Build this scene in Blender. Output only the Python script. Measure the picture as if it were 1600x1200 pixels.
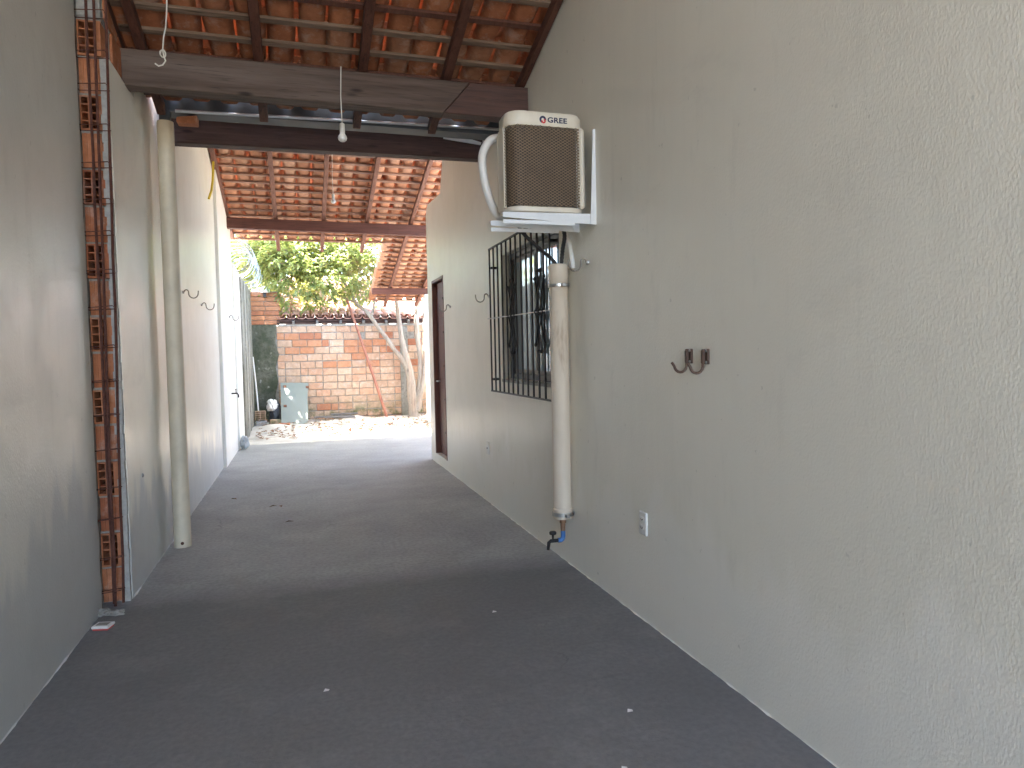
import bpy, bmesh, math, random
from mathutils import Vector, Matrix, Euler, noise as mnoise
random.seed(7)
for o in list(bpy.data.objects): bpy.data.objects.remove(o)
S = bpy.context.scene
COL = S.collection
PI = math.pi
V = Vector

# ------------------------------------------------------------------ camera
def camera():
    pi_, ya, ro = math.radians(2.505), math.radians(16.87), math.radians(-1.212)
    F = V((math.sin(ya)*math.cos(pi_), math.cos(ya)*math.cos(pi_), -math.sin(pi_)))
    R = V((math.cos(ya), -math.sin(ya), 0)); U = R.cross(F)
    R2 = R*math.cos(ro) + U*math.sin(ro); U2 = -R*math.sin(ro) + U*math.cos(ro)
    cd = bpy.data.cameras.new('camera'); co = bpy.data.objects.new('camera', cd); COL.objects.link(co)
    m = Matrix((R2, U2, -F)).transposed().to_4x4(); m.translation = V((0, 0, 1.38)); co.matrix_world = m
    cd.sensor_width = 36; cd.lens = 1090/1600*36; cd.clip_start = .05; cd.clip_end = 2000
    S.camera = co
camera()
# ------------------------------------------------------------------ light
TO_SUN = V((-.30, -.10, 1)).normalized()
elev = math.asin(TO_SUN.z)
W = bpy.data.worlds.new('World'); S.world = W; W.use_nodes = True
wn = W.node_tree; wn.nodes.clear()
sky = wn.nodes.new('ShaderNodeTexSky'); sky.sky_type = 'NISHITA'; sky.sun_disc = False
sky.sun_elevation = elev; sky.sun_rotation = math.atan2(TO_SUN.x, TO_SUN.y)
sky.air_density = 1.0; sky.dust_density = 2.5; sky.ozone_density = 1.0
bg = wn.nodes.new('ShaderNodeBackground'); bg.inputs['Strength'].default_value = .15
wo = wn.nodes.new('ShaderNodeOutputWorld')
wn.links.new(sky.outputs[0], bg.inputs[0]); wn.links.new(bg.outputs[0], wo.inputs[0])
sd = bpy.data.lights.new('sun', 'SUN'); sd.energy = 4.5; sd.angle = math.radians(.53); sd.color = (1, .95, .88)
so = bpy.data.objects.new('sun', sd); COL.objects.link(so)
so.rotation_euler = TO_SUN.to_track_quat('Z', 'Y').to_euler(); so.location = (0, 0, 20)
vs = S.view_settings
vs.view_transform = 'Standard'; vs.look = 'None'; vs.gamma = 1; vs.use_curve_mapping = False; vs.exposure = 4.15
S.cycles.max_bounces = 12; S.cycles.diffuse_bounces = 8; S.cycles.glossy_bounces = 4; S.cycles.transparent_max_bounces = 8
S.cycles.use_denoising = True; S.cycles.caustics_reflective = False; S.cycles.caustics_refractive = False
S.cycles.sample_clamp_indirect = 6.0

# ------------------------------------------------------------------ materials
class NT:
    def __init__(s, name):
        s.m = bpy.data.materials.new(name); s.m.use_nodes = True
        s.t = s.m.node_tree; s.t.nodes.clear()
        s.out = s.n('ShaderNodeOutputMaterial'); s.b = s.n('ShaderNodeBsdfPrincipled'); s.l(s.b.outputs[0], s.out.inputs[0])
        s._g = None; s._tc = None; s._oi = None
    def n(s, t, **k):
        x = s.t.nodes.new(t)
        for a, b in k.items(): setattr(x, a, b)
        return x
    def l(s, a, b): s.t.links.new(a, b)
    def world(s):
        if not s._g: s._g = s.n('ShaderNodeNewGeometry')
        return s._g.outputs['Position']
    def obj(s):
        if not s._tc: s._tc = s.n('ShaderNodeTexCoord')
        return s._tc.outputs['Object']
    def rnd(s):
        if not s._oi: s._oi = s.n('ShaderNodeObjectInfo')
        return s._oi.outputs['Random']
    def scaled(s, vec, sc):
        v = s.n('ShaderNodeVectorMath', operation='MULTIPLY'); s.l(vec, v.inputs[0]); v.inputs[1].default_value = sc; return v.outputs[0]
    def off_rnd(s, vec):
        m = s.n('ShaderNodeMath', operation='MULTIPLY'); s.l(s.rnd(), m.inputs[0]); m.inputs[1].default_value = 37.
        v = s.n('ShaderNodeVectorMath', operation='ADD'); s.l(vec, v.inputs[0]); s.l(m.outputs[0], v.inputs[1]); return v.outputs[0]
    def noise(s, vec, scale, detail=3, rough=.5):
        x = s.n('ShaderNodeTexNoise'); s.l(vec, x.inputs['Vector']); x.inputs['Scale'].default_value = scale
        x.inputs['Detail'].default_value = detail; x.inputs['Roughness'].default_value = rough; return x.outputs['Fac']
    def ramp(s, fac, stops):
        r = s.n('ShaderNodeValToRGB'); s.l(fac, r.inputs[0]); e = r.color_ramp.elements
        while len(e) < len(stops): e.new(.5)
        for k, (p, c) in enumerate(stops):
            e[k].position = p; e[k].color = (c, c, c, 1) if isinstance(c, (int, float)) else (*c, 1)
        return r.outputs[0]
    def mix(s, fac, a, b, mode='MIX'):
        x = s.n('ShaderNodeMix', data_type='RGBA', blend_type=mode)
        for v, i in ((fac, 0), (a, 6), (b, 7)):
            if isinstance(v, (int, float)): x.inputs[i].default_value = v
            elif isinstance(v, tuple): x.inputs[i].default_value = (*v, 1)
            else: s.l(v, x.inputs[i])
        return x.outputs[2]
    def math(s, op, a, b=0., c=None):
        x = s.n('ShaderNodeMath', operation=op)
        for v, i in ((a, 0), (b, 1)) + (((c, 2),) if c is not None else ()):
            if isinstance(v, (int, float)): x.inputs[i].default_value = v
            else: s.l(v, x.inputs[i])
        return x.outputs[0]
    def xyz(s, vec):
        x = s.n('ShaderNodeSeparateXYZ'); s.l(vec, x.inputs[0]); return x.outputs
    def bump(s, h, dist, strength=1., prev=None):
        b = s.n('ShaderNodeBump'); b.inputs['Distance'].default_value = dist; b.inputs['Strength'].default_value = strength
        s.l(h, b.inputs['Height'])
        if prev is not None: s.l(prev, b.inputs['Normal'])
        s.l(b.outputs[0], s.b.inputs['Normal']); return b.outputs[0]
    def set(s, color=None, rough=None, metal=None, spec=None, **k):
        for v, nm in ((color, 'Base Color'), (rough, 'Roughness'), (metal, 'Metallic'), (spec, 'Specular IOR Level')):
            if v is None: continue
            if isinstance(v, tuple): s.b.inputs[nm].default_value = (*v, 1)
            elif isinstance(v, (int, float)): s.b.inputs[nm].default_value = v
            else: s.l(v, s.b.inputs[nm])
        for nm, v in k.items(): s.b.inputs[nm.replace('_', ' ')].default_value = v
        return s.m
M = {}
def m_paint(name, col, dirt=.25, rough=.36, relief=1.0, low=None, rise=.9):
    t = NT(name); p = t.world()
    big = t.noise(p, .9, 4, .6); st = t.noise(t.scaled(p, (1, 1, .25)), 7, 5, .65)
    c = t.mix(t.ramp(big, [(.3, 0.), (.75, 1.)]), tuple(x*.93 for x in col), tuple(min(1, x*1.03) for x in col))
    c = t.mix(t.math('MULTIPLY', t.ramp(st, [(.58, 0.), (.78, 1.)]), dirt), c, tuple(x*.55 for x in col))
    pa = t.noise(t.scaled(p, (1, .8, .6)), 1.7, 2, .4)
    c = t.mix(t.ramp(pa, [(.53, 0.), (.56, .12)]), c, tuple(min(1, x*1.12) for x in col))
    pb = t.noise(t.scaled(p, (1, .5, 1.3)), 2.6, 6, .75)
    c = t.mix(t.ramp(pb, [(.60, 0.), (.72, .16)]), c, tuple(x*.62 for x in col))
    dr = t.noise(t.scaled(p, (1, 9, .35)), 1.3, 4, .6); c = t.mix(t.ramp(dr, [(.62, 0.), (.74, .14)]), c, tuple(x*.6 for x in col))
    # roller streaks, faint
    rs = t.noise(t.scaled(p, (14, 14, .5)), 1.6, 3)
    c = t.mix(t.ramp(rs, [(.35, .06), (.65, 0.)]), c, tuple(x*.78 for x in col))
    # damp splash zone near the floor
    z = t.xyz(p)[2]
    wav = t.math('ADD', z, t.math('MULTIPLY', t.noise(t.scaled(p, (1, 1.6, .35)), 3.2, 4), -rise))
    if low: c = t.mix(t.math('MULTIPLY', t.ramp(wav, [(0, 1.), (.16, 0.)]), low[1]), c, low[0])
    sp = t.noise(t.scaled(p, (1, 1, .8)), 26, 2)
    c = t.mix(t.ramp(sp, [(.735, 0.), (.76, .35)]), c, tuple(x*.5 for x in col))
    h1 = t.noise(t.scaled(p, (1, 1, .62)), 140, 1.5, .5); h2 = t.noise(p, 9, 3)
    t.set(c, t.ramp(t.noise(p, 5, 3), [(.3, rough-.05), (.7, rough+.09)]), spec=.5)
    n1 = t.bump(h2, .005, .4); t.bump(h1, .0018*relief, .8, n1)
    M[name] = t.m
m_paint('paint', (.78, .755, .655), .22, low=((.82, .80, .73), .6))
m_paint('paint_left', (.76, .745, .67), .25, rough=.33, relief=.7, low=((.42, .45, .48), .75))
m_paint('paint_grey', (.56, .555, .51), .35, rough=.34, relief=.8, low=((.40, .42, .425), .8), rise=1.25)  # greyer, darker tone for the near left wall
m_paint('paint_far', (.82, .81, .76), .3)
def m_floor():
    t = NT('cement_floor'); p = t.world()
    x, y, z = t.xyz(p)
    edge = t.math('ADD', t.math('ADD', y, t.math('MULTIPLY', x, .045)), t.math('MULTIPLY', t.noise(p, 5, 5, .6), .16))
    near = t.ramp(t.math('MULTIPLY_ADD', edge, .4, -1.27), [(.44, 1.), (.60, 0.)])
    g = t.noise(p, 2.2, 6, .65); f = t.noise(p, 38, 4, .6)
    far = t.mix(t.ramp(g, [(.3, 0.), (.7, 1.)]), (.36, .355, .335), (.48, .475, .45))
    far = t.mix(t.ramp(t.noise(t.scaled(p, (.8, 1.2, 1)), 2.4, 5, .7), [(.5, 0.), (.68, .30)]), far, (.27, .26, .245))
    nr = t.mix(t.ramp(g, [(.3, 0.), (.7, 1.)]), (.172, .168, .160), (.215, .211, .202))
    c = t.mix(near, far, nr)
    c = t.mix(t.ramp(f, [(.35, .30), (.62, 0.)]), c, (.08, .08, .083))
    c = t.mix(t.ramp(t.noise(p, 120, 2), [(.73, 0.), (.80, .25)]), c, (.3, .3, .3))
    bl = t.noise(p, .7, 4, .6); c = t.mix(t.ramp(bl, [(.35, .28), (.6, 0.)]), c, (.12, .12, .125))
    du = t.noise(p, 1.6, 6, .75); c = t.mix(t.ramp(du, [(.52, 0.), (.75, .30)]), c, (.36, .345, .32))
    vo = t.n('ShaderNodeTexVoronoi', feature='DISTANCE_TO_EDGE'); wv = t.n('ShaderNodeVectorMath', operation='ADD')
    nz = t.n('ShaderNodeTexNoise'); nz.inputs['Scale'].default_value = 2.3; nz.inputs['Detail'].default_value = 6; t.l(p, nz.inputs['Vector'])
    t.l(p, wv.inputs[0]); t.l(t.scaled(nz.outputs['Color'], (.55, .55, 0)), wv.inputs[1]); t.l(wv.outputs[0], vo.inputs['Vector']); vo.inputs['Scale'].default_value = .55
    cr = t.math('MULTIPLY', t.ramp(vo.outputs['Distance'], [(.0, 1.), (.0035, 0.)]), t.ramp(t.noise(p, 1.1, 2), [(.52, 0.), (.66, .35)])); c = t.mix(cr, c, (.05, .05, .05))
    sc_ = t.noise(t.scaled(p, (5, .7, 1)), 5, 4, .7); c = t.mix(t.ramp(sc_, [(.66, 0.), (.78, .25)]), c, (.34, .33, .32))
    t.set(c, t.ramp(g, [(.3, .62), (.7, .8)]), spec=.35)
    n = t.bump(t.noise(t.scaled(p, (1, 2, 1)), 9, 5, .6), .006, .6); t.bump(f, .002, .6, n)
    M['floor'] = t.m
m_floor()
def m_plain(name, col, rough=.5, metal=0., var=.12, scale=20, bump=.0, spec=.5, sc=(1, 1, 1), wear=None, wearlim=.62):
    t = NT(name); p = t.off_rnd(t.scaled(t.obj(), sc)); n = t.noise(p, scale, 5, .6)
    c = t.mix(t.ramp(n, [(.3, 0.), (.7, 1.)]), tuple(x*(1-var) for x in col), tuple(min(1, x*(1+var)) for x in col))
    if wear: c = t.mix(t.ramp(t.noise(p, scale*.45, 5, .7), [(wearlim, 0.), (wearlim+.08, .85)]), c, wear)
    t.set(c, t.ramp(n, [(.3, max(.05, rough-.06)), (.7, min(1, rough+.08))]), metal, spec)
    if bump: t.bump(n, bump)
    M[name] = t.m
def m_wood(name, c0, c1, axis='X', rough=.65, grey=None):
    t = NT(name); s = {'X': (1.2, 22, 22), 'Y': (22, 1.2, 22), 'Z': (22, 22, 1.2)}[axis]
    p = t.off_rnd(t.obj()); q = t.scaled(p, s); n = t.noise(q, 1.6, 6, .65); k = t.noise(t.scaled(p, tuple(x*.35 for x in s)), 1.2, 4, .6)
    c = t.mix(t.ramp(n, [(.3, 0.), (.72, 1.)]), c0, c1)
    if grey: c = t.mix(t.ramp(k, [(.38, 0.), (.62, .9)]), c, grey)
    c = t.mix(t.ramp(t.noise(q, 4, 3), [(.28, .7), (.42, 0.)]), c, tuple(x*.35 for x in c0))
    vo = t.n('ShaderNodeTexVoronoi'); t.l(t.scaled(p, tuple(max(2.6, x*.42) for x in s)), vo.inputs['Vector']); vo.inputs['Scale'].default_value = 1.0
    c = t.mix(t.ramp(vo.outputs['Distance'], [(.06, .85), (.16, 0.)]), c, tuple(x*.3 for x in c0))
    t.set(c, rough, spec=.3); t.bump(n, .006, .9); M[name] = t.m
m_wood('wood_grey', (.045, .029, .022), (.110, .073, .057), 'X', .75, (.145, .112, .094))
m_wood('wood_red', (.075, .026, .018), (.15, .058, .042), 'X', .6)
m_wood('wood_dark', (.045, .024, .019), (.095, .052, .042), 'X', .65)
m_wood('wood_splice', (.050, .026, .020), (.105, .052, .040), 'X', .6)
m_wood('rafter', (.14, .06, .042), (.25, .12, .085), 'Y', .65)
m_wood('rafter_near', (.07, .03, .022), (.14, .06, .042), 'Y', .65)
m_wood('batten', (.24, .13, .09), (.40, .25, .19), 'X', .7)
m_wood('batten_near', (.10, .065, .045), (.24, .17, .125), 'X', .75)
m_wood('door_wood', (.10, .032, .022), (.17, .06, .04), 'Z', .45)
m_wood('pole_wood', (.30, .12, .08), (.42, .19, .13), 'Z', .6)
m_wood('bark', (.22, .17, .13), (.42, .34, .27), 'Z', .85, (.34, .31, .26))
def m_clay(name, c0, c1, c2, moss=None, lime=0.):
    t = NT(name); o = t.off_rnd(t.obj())
    c = t.mix(t.rnd(), c0, c1)
    r2 = t.math('FRACT', t.math('MULTIPLY', t.rnd(), 17.3))
    c = t.mix(t.ramp(r2, [(.55, 0.), (.9, .8)]), c, c2)
    n = t.noise(o, 14, 5, .65); c = t.mix(t.ramp(n, [(.35, .45), (.6, 0.)]), c, tuple(x*.55 for x in c0))
    c = t.mix(t.ramp(t.noise(o, 60, 3), [(.6, 0.), (.75, .4)]), c, tuple(min(1, x*1.35) for x in c1))
    if lime: c = t.mix(t.math('MULTIPLY', t.ramp(t.noise(o, 9, 5, .7), [(.52, 0.), (.66, 1.)]), lime), c, (.55, .52, .48))
    if moss:
        p = t.world(); z = t.xyz(p)[2]
        f = t.math('MULTIPLY', t.ramp(t.noise(p, 5, 5, .7), [(.42, 0.), (.6, 1.)]), t.ramp(z, [(.22, 1.), (.62, 0.)]))
        c = t.mix(f, c, moss)
    t.set(c, .82, spec=.25); n1 = t.bump(n, .004, .7); t.bump(t.noise(o, 90, 3), .0012, .7, n1); M[name] = t.m
m_clay('tile', (.50, .225, .125), (.60, .30, .18), (.62, .38, .26))
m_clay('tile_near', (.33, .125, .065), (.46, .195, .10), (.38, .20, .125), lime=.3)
m_clay('tile_far', (.50, .28, .22), (.58, .36, .30), (.60, .44, .40))  # paler, pinker clay tones for the neighbour roof
m_clay('brick_pale', (.45, .30, .205), (.56, .405, .29), (.52, .30, .19), moss=(.12, .13, .06), lime=.32)
m_clay('brick_orange', (.44, .20, .105), (.50, .25, .14), (.36, .14, .08), lime=.15)
m_clay('brick_block', (.42, .16, .075), (.50, .21, .105), (.36, .12, .06), lime=.25)
m_plain('mortar', (.30, .285, .255), .9, var=.25, scale=30, bump=.004)
m_plain('mortar_dark', (.26, .245, .215), .9, var=.3, scale=24, bump=.005)
m_plain('plaster_raw', (.34, .335, .315), .9, var=.2, scale=30, bump=.004)
def m_mossy(name, base, dark, vert=1.):
    t = NT(name); p = t.world(); a = t.noise(t.scaled(p, (1, 1, vert)), 3.2, 6, .7); b = t.noise(p, 17, 5, .65)
    c = t.mix(t.ramp(a, [(.38, 0.), (.62, 1.)]), base, dark); c = t.mix(t.ramp(b, [(.5, 0.), (.7, .6)]), c, tuple(x*.6 for x in dark))
    c = t.mix(t.ramp(t.noise(p, 8, 4), [(.62, 0.), (.72, .6)]), c, (.38, .37, .34))
    t.set(c, .95, spec=.2); t.bump(b, .01); M[name] = t.m
m_mossy('mossy', (.13, .13, .10), (.055, .065, .04)); m_mossy('stained', (.34, .33, .30), (.17, .165, .13), .18)
def m_sand():
    t = NT('sand'); p = t.world(); a = t.noise(p, 2.5, 6, .65); b = t.noise(p, 60, 4, .6)
    c = t.mix(t.ramp(a, [(.35, 0.), (.65, 1.)]), (.50, .46, .40), (.64, .61, .55))
    c = t.mix(t.ramp(t.noise(p, 13, 6, .75), [(.60, 0.), (.72, .7)]), c, (.25, .17, .10))
    t.set(c, .95, spec=.15); n = t.bump(a, .03, .5); t.bump(b, .006, .8, n); M['sand'] = t.m
m_sand()
m_plain('pvc', (.66, .57, .45), .38, var=.07, scale=14, sc=(1, 1, .18), wear=(.44, .34, .24), wearlim=.60)
m_plain('pvc_post', (.60, .54, .42), .5, var=.10, scale=7, wear=(.24, .22, .17), wearlim=.66, bump=.001)
m_plain('white_plastic', (.70, .69, .65), .4, var=.04, scale=12)
m_plain('ac_white', (.65, .60, .49), .42, var=.08, scale=9, sc=(1, 1, .35), wear=(.46, .37, .25), wearlim=.60)
m_plain('ac_bracket', (.66, .68, .68), .42, var=.06, scale=9)
m_plain('ac_core', (.05, .04, .03), .8, var=.2)
m_plain('ac_mesh', (.185, .13, .08), .6, metal=.2, var=.2, scale=14)
m_plain('iron_black', (.022, .019, .018), .5, metal=.4, var=.3, scale=40)
m_plain('iron_rust', (.105, .040, .028), .8, metal=.3, var=.4, scale=40, bump=.001)
m_plain('steel', (.45, .45, .44), .35, metal=.9, var=.15, scale=30)
m_plain('hook_metal', (.26, .235, .20), .4, metal=.7, var=.3, scale=50)
m_plain('plate_rust', (.10, .062, .045), .65, metal=.3, var=.35, scale=60)
m_plain('rim', (.42, .46, .48), .4, metal=.6)
m_plain('gutter', (.07, .078, .083), .6, metal=.2, var=.12, scale=8)
m_plain('black_rubber', (.025, .025, .027), .5, var=.2)
m_plain('copper', (.30, .17, .10), .5, metal=.5, var=.2)
m_plain('blue_pvc', (.05, .16, .40), .4, var=.1)
m_plain('dark_hole', (.02, .018, .016), .9)
m_plain('yellow_plastic', (.62, .46, .03), .45, var=.1)
m_plain('cable_white', (.62, .60, .54), .5, var=.08)
m_plain('alu_dark', (.12, .11, .10), .45, metal=.6, var=.15)
m_plain('sill_stone', (.33, .31, .28), .6, var=.25, scale=40)
m_plain('room', (.30, .33, .36), .8)
m_plain('curtain', (.30, .42, .50), .85, var=.2, scale=6)
m_plain('sheet_metal', (.19, .215, .195), .5, metal=.2, var=.08, scale=4, wear=(.34, .56, .47), wearlim=.63)
m_plain('rust_patch', (.16, .065, .035), .85, var=.4, scale=30)
m_plain('bag_black', (.03, .035, .045), .35, var=.4)
m_plain('bag_grey', (.33, .36, .38), .45, var=.2, scale=10)
m_plain('paper', (.72, .70, .66), .8, var=.06)
m_plain('red_plastic', (.45, .05, .04), .45)
m_plain('bulb_glass', (.78, .77, .73), .25, var=.03)
m_plain('razor', (.20, .23, .27), .3, metal=.8, var=.1)
m_plain('logo_navy', (.015, .02, .06), .4); m_plain('logo_red', (.55, .03, .03), .4)
m_plain('old_plank', (.17, .16, .15), .9, var=.3, scale=12, bump=.003)
m_plain('dry_leaf', (.21, .11, .05), .8, var=.4, scale=30)
m_plain('earth', (.30, .25, .19), .95, var=.2, scale=2)
def m_glass():
    t = NT('pane_glass'); t.set((.26, .35, .40), .035, spec=.9); t.b.inputs['IOR'].default_value = 2.1; t.b.inputs['Transmission Weight'].default_value = .15; M['pane'] = t.m
m_glass()
def m_leaf(name, a, b, c):
    t = NT(name); p = t.world(); n = t.noise(p, 1.7, 3, .6); k = t.noise(p, 23, 2, .6)
    col = t.mix(t.ramp(n, [(.35, 0.), (.65, 1.)]), a, b); col = t.mix(t.ramp(k, [(.45, 0.), (.68, 1.)]), col, c)
    t.set(col, .33, spec=.5)
    tr = t.n('ShaderNodeBsdfTranslucent'); t.l(t.mix(.6, col, (.52, .58, .16)), tr.inputs[0])
    ms = t.n('ShaderNodeMixShader'); ms.inputs[0].default_value = .5; t.l(t.b.outputs[0], ms.inputs[1]); t.l(tr.outputs[0], ms.inputs[2])
    t.l(ms.outputs[0], t.out.inputs[0]); M[name] = t.m
m_leaf('leaf', (.13, .20, .12), (.22, .28, .11), (.34, .36, .14))
m_leaf('leaf_back', (.16, .21, .06), (.30, .30, .07), (.34, .27, .09))

# ------------------------------------------------------------------ mesh helpers
WL = {}            # world location of every object that may be a parent
def wl(o): return WL.get(o.name, V((0, 0, 0)))
class MB:
    def __init__(s): s.v = []; s.f = []
    def add(s, vs, fs):
        k = len(s.v); s.v += [tuple(p) for p in vs]; s.f += [tuple(i+k for i in f) for f in fs]; return s
    def box(s, x0, x1, y0, y1, z0, z1):
        return s.add([(x0,y0,z0),(x1,y0,z0),(x1,y1,z0),(x0,y1,z0),(x0,y0,z1),(x1,y0,z1),(x1,y1,z1),(x0,y1,z1)],
                     [(0,3,2,1),(4,5,6,7),(0,1,5,4),(1,2,6,5),(2,3,7,6),(3,0,4,7)])
    def obox(s, c, ax, ay, az):
        c, ax, ay, az = V(c), V(ax), V(ay), V(az)
        P = [c+ax*i+ay*j+az*k for k in (-1, 1) for i, j in ((-1,-1),(1,-1),(1,1),(-1,1))]
        return s.add(P, [(0,3,2,1),(4,5,6,7),(0,1,5,4),(1,2,6,5),(2,3,7,6),(3,0,4,7)])
    def bar(s, a, b, w, h, up=(0,0,1)):
        a, b = V(a), V(b); d = (b-a); L = d.length; d.normalize(); x = d.cross(V(up)).normalized(); z = x.cross(d)
        return s.obox((a+b)/2, x*w/2, d*L/2, z*h/2)
    def prism(s, poly, x0, x1, axes='YZ'):
        n = len(poly)
        def P(p, x): return {'YZ': (x, p[0], p[1]), 'XZ': (p[0], x, p[1]), 'XY': (p[0], p[1], x)}[axes]
        return s.add([P(p, x0) for p in poly]+[P(p, x1) for p in poly],
                     [tuple(range(n))[::-1], tuple(range(n, 2*n))]+[(i, (i+1)%n, (i+1)%n+n, i+n) for i in range(n)])
    def tube(s, pts, r, n=8, cap=True):
        pts = [V(p) for p in pts]; rr = r if isinstance(r, (list, tuple)) else [r]*len(pts)
        u = None; vs = []
        for i, p in enumerate(pts):
            d = (pts[min(i+1, len(pts)-1)]-pts[max(i-1, 0)]).normalized()
            if u is None: u = d.orthogonal().normalized()
            else:
                u = (u-d*u.dot(d)); u = u.normalized() if u.length > 1e-5 else d.orthogonal().normalized()
            w = d.cross(u); vs += [p+(u*math.cos(2*PI*k/n)+w*math.sin(2*PI*k/n))*rr[i] for k in range(n)]
        fs = [(i*n+k, i*n+(k+1)%n, (i+1)*n+(k+1)%n, (i+1)*n+k) for i in range(len(pts)-1) for k in range(n)]
        if cap: fs += [tuple(range(n))[::-1], tuple(range((len(pts)-1)*n, len(pts)*n))]
        return s.add(vs, fs)
    def lathe(s, prof, c, n=16, axis='Z'):
        c = V(c); vs = []
        for r, h in prof:
            for k in range(n):
                a = 2*PI*k/n; q = (r*math.cos(a), r*math.sin(a))
                vs.append(c+{'Z': V((q[0], q[1], h)), 'X': V((h, q[0], q[1])), 'Y': V((q[0], h, q[1]))}[axis])
        fs = [(i*n+k, i*n+(k+1)%n, (i+1)*n+(k+1)%n, (i+1)*n+k) for i in range(len(prof)-1) for k in range(n)]
        fs += [tuple(range(n))[::-1], tuple(range((len(prof)-1)*n, len(prof)*n))]
        return s.add(vs, fs)
    def mesh(s, name, mat, smooth=False, bevel=0, recenter=None):
        me = bpy.data.meshes.new(name)
        vs = s.v if recenter is None else [tuple(V(p)-recenter) for p in s.v]
        me.from_pydata(vs, [], s.f); me.update()
        bm = bmesh.new(); bm.from_mesh(me); bmesh.ops.recalc_face_normals(bm, faces=bm.faces)
        if bevel:
            e = [x for x in bm.edges if len(x.link_faces) == 2 and x.calc_face_angle(0) > .5]
            bmesh.ops.bevel(bm, geom=e, offset=bevel, segments=1, affect='EDGES', clamp_overlap=True)
        bm.to_mesh(me); bm.free()
        me.materials.append(M[mat] if isinstance(mat, str) else mat)
        if smooth:
            for p in me.polygons: p.use_smooth = True
            try: me.set_sharp_from_angle(angle=math.radians(40))
            except Exception: pass
        return me
    def build(s, name, mat, parent=None, smooth=False, bevel=0, label=None, cat=None, group=None, kind=None):
        lo = V([min(p[i] for p in s.v) for i in range(3)]); hi = V([max(p[i] for p in s.v) for i in range(3)])
        c = V(((lo.x+hi.x)/2, (lo.y+hi.y)/2, lo.z if parent is None else (lo.z+hi.z)/2))
        o = bpy.data.objects.new(name, s.mesh(name, mat, smooth, bevel, c)); COL.objects.link(o)
        WL[o.name] = c
        if parent: o.parent = parent; o.location = c-wl(parent)
        else: o.location = c
        return tag(o, label, cat, group, kind)
def tag(o, label=None, cat=None, group=None, kind=None):
    for k, v in (('label', label), ('category', cat), ('group', group), ('kind', kind)):
        if v: o[k] = v
    return o
def thing(name, loc, label, cat, group=None):
    o = bpy.data.objects.new(name, None); COL.objects.link(o); o.location = loc; o.empty_display_size = .1
    WL[o.name] = V(loc); return tag(o, label, cat, group)
def inst(name, me, parent, loc, rot=(0, 0, 0), sc=None):
    o = bpy.data.objects.new(name, me); COL.objects.link(o); o.parent = parent; o.location = V(loc)-wl(parent); o.rotation_euler = rot
    if sc: o.scale = sc
    WL[o.name] = V(loc); return o

# ================================================================== ground and setting
MB().box(-400, 400, -400, 600, -.5, -.05).build('ground', 'earth', kind='structure')
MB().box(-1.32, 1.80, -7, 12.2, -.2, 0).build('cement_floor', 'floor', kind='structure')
MB().box(1.803, 3.6, 9.17, 12.2, -.2, -.004).build('patio_floor', 'floor', kind='structure')
def sand_yard():
    nx, ny = 44, 34; x0, x1, y0, y1 = -1.0, 3.6, 11.72, 15.2; vs = []; fs = []
    for j in range(ny+1):
        for i in range(nx+1):
            x = x0+(x1-x0)*i/nx; y = y0+(y1-y0)*j/ny
            h = .004+.10*max(0, min(1, (y-12.4)/2.4))+.035*mnoise.noise(V((x*2.2, y*2.2, 3)))*max(0, min(1, (y-12.0)/.8))
            h += .07*math.exp(-((x-1.05)**2/.04+(y-14.8)**2/.04)) + .10*math.exp(-((x+.45)**2/.08+(y-13.7)**2/.05))
            h = max(h, .004) if y > y0+.05 else -.01
            if j < 6: h = min(h, .004+.01*max(0, mnoise.noise(V((x*5, y*5, 1))))) if j > 1 else -.006+.014*max(0, mnoise.noise(V((x*4, y*6, 8))))
            vs.append((x, y, h)); 
    for j in range(ny):
        for i in range(nx):
            a = j*(nx+1)+i; fs.append((a, a+1, a+nx+2, a+nx+1))
    b = MB().add(vs, fs); b.build('sand', 'sand', smooth=True, kind='structure')
sand_yard()

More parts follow.
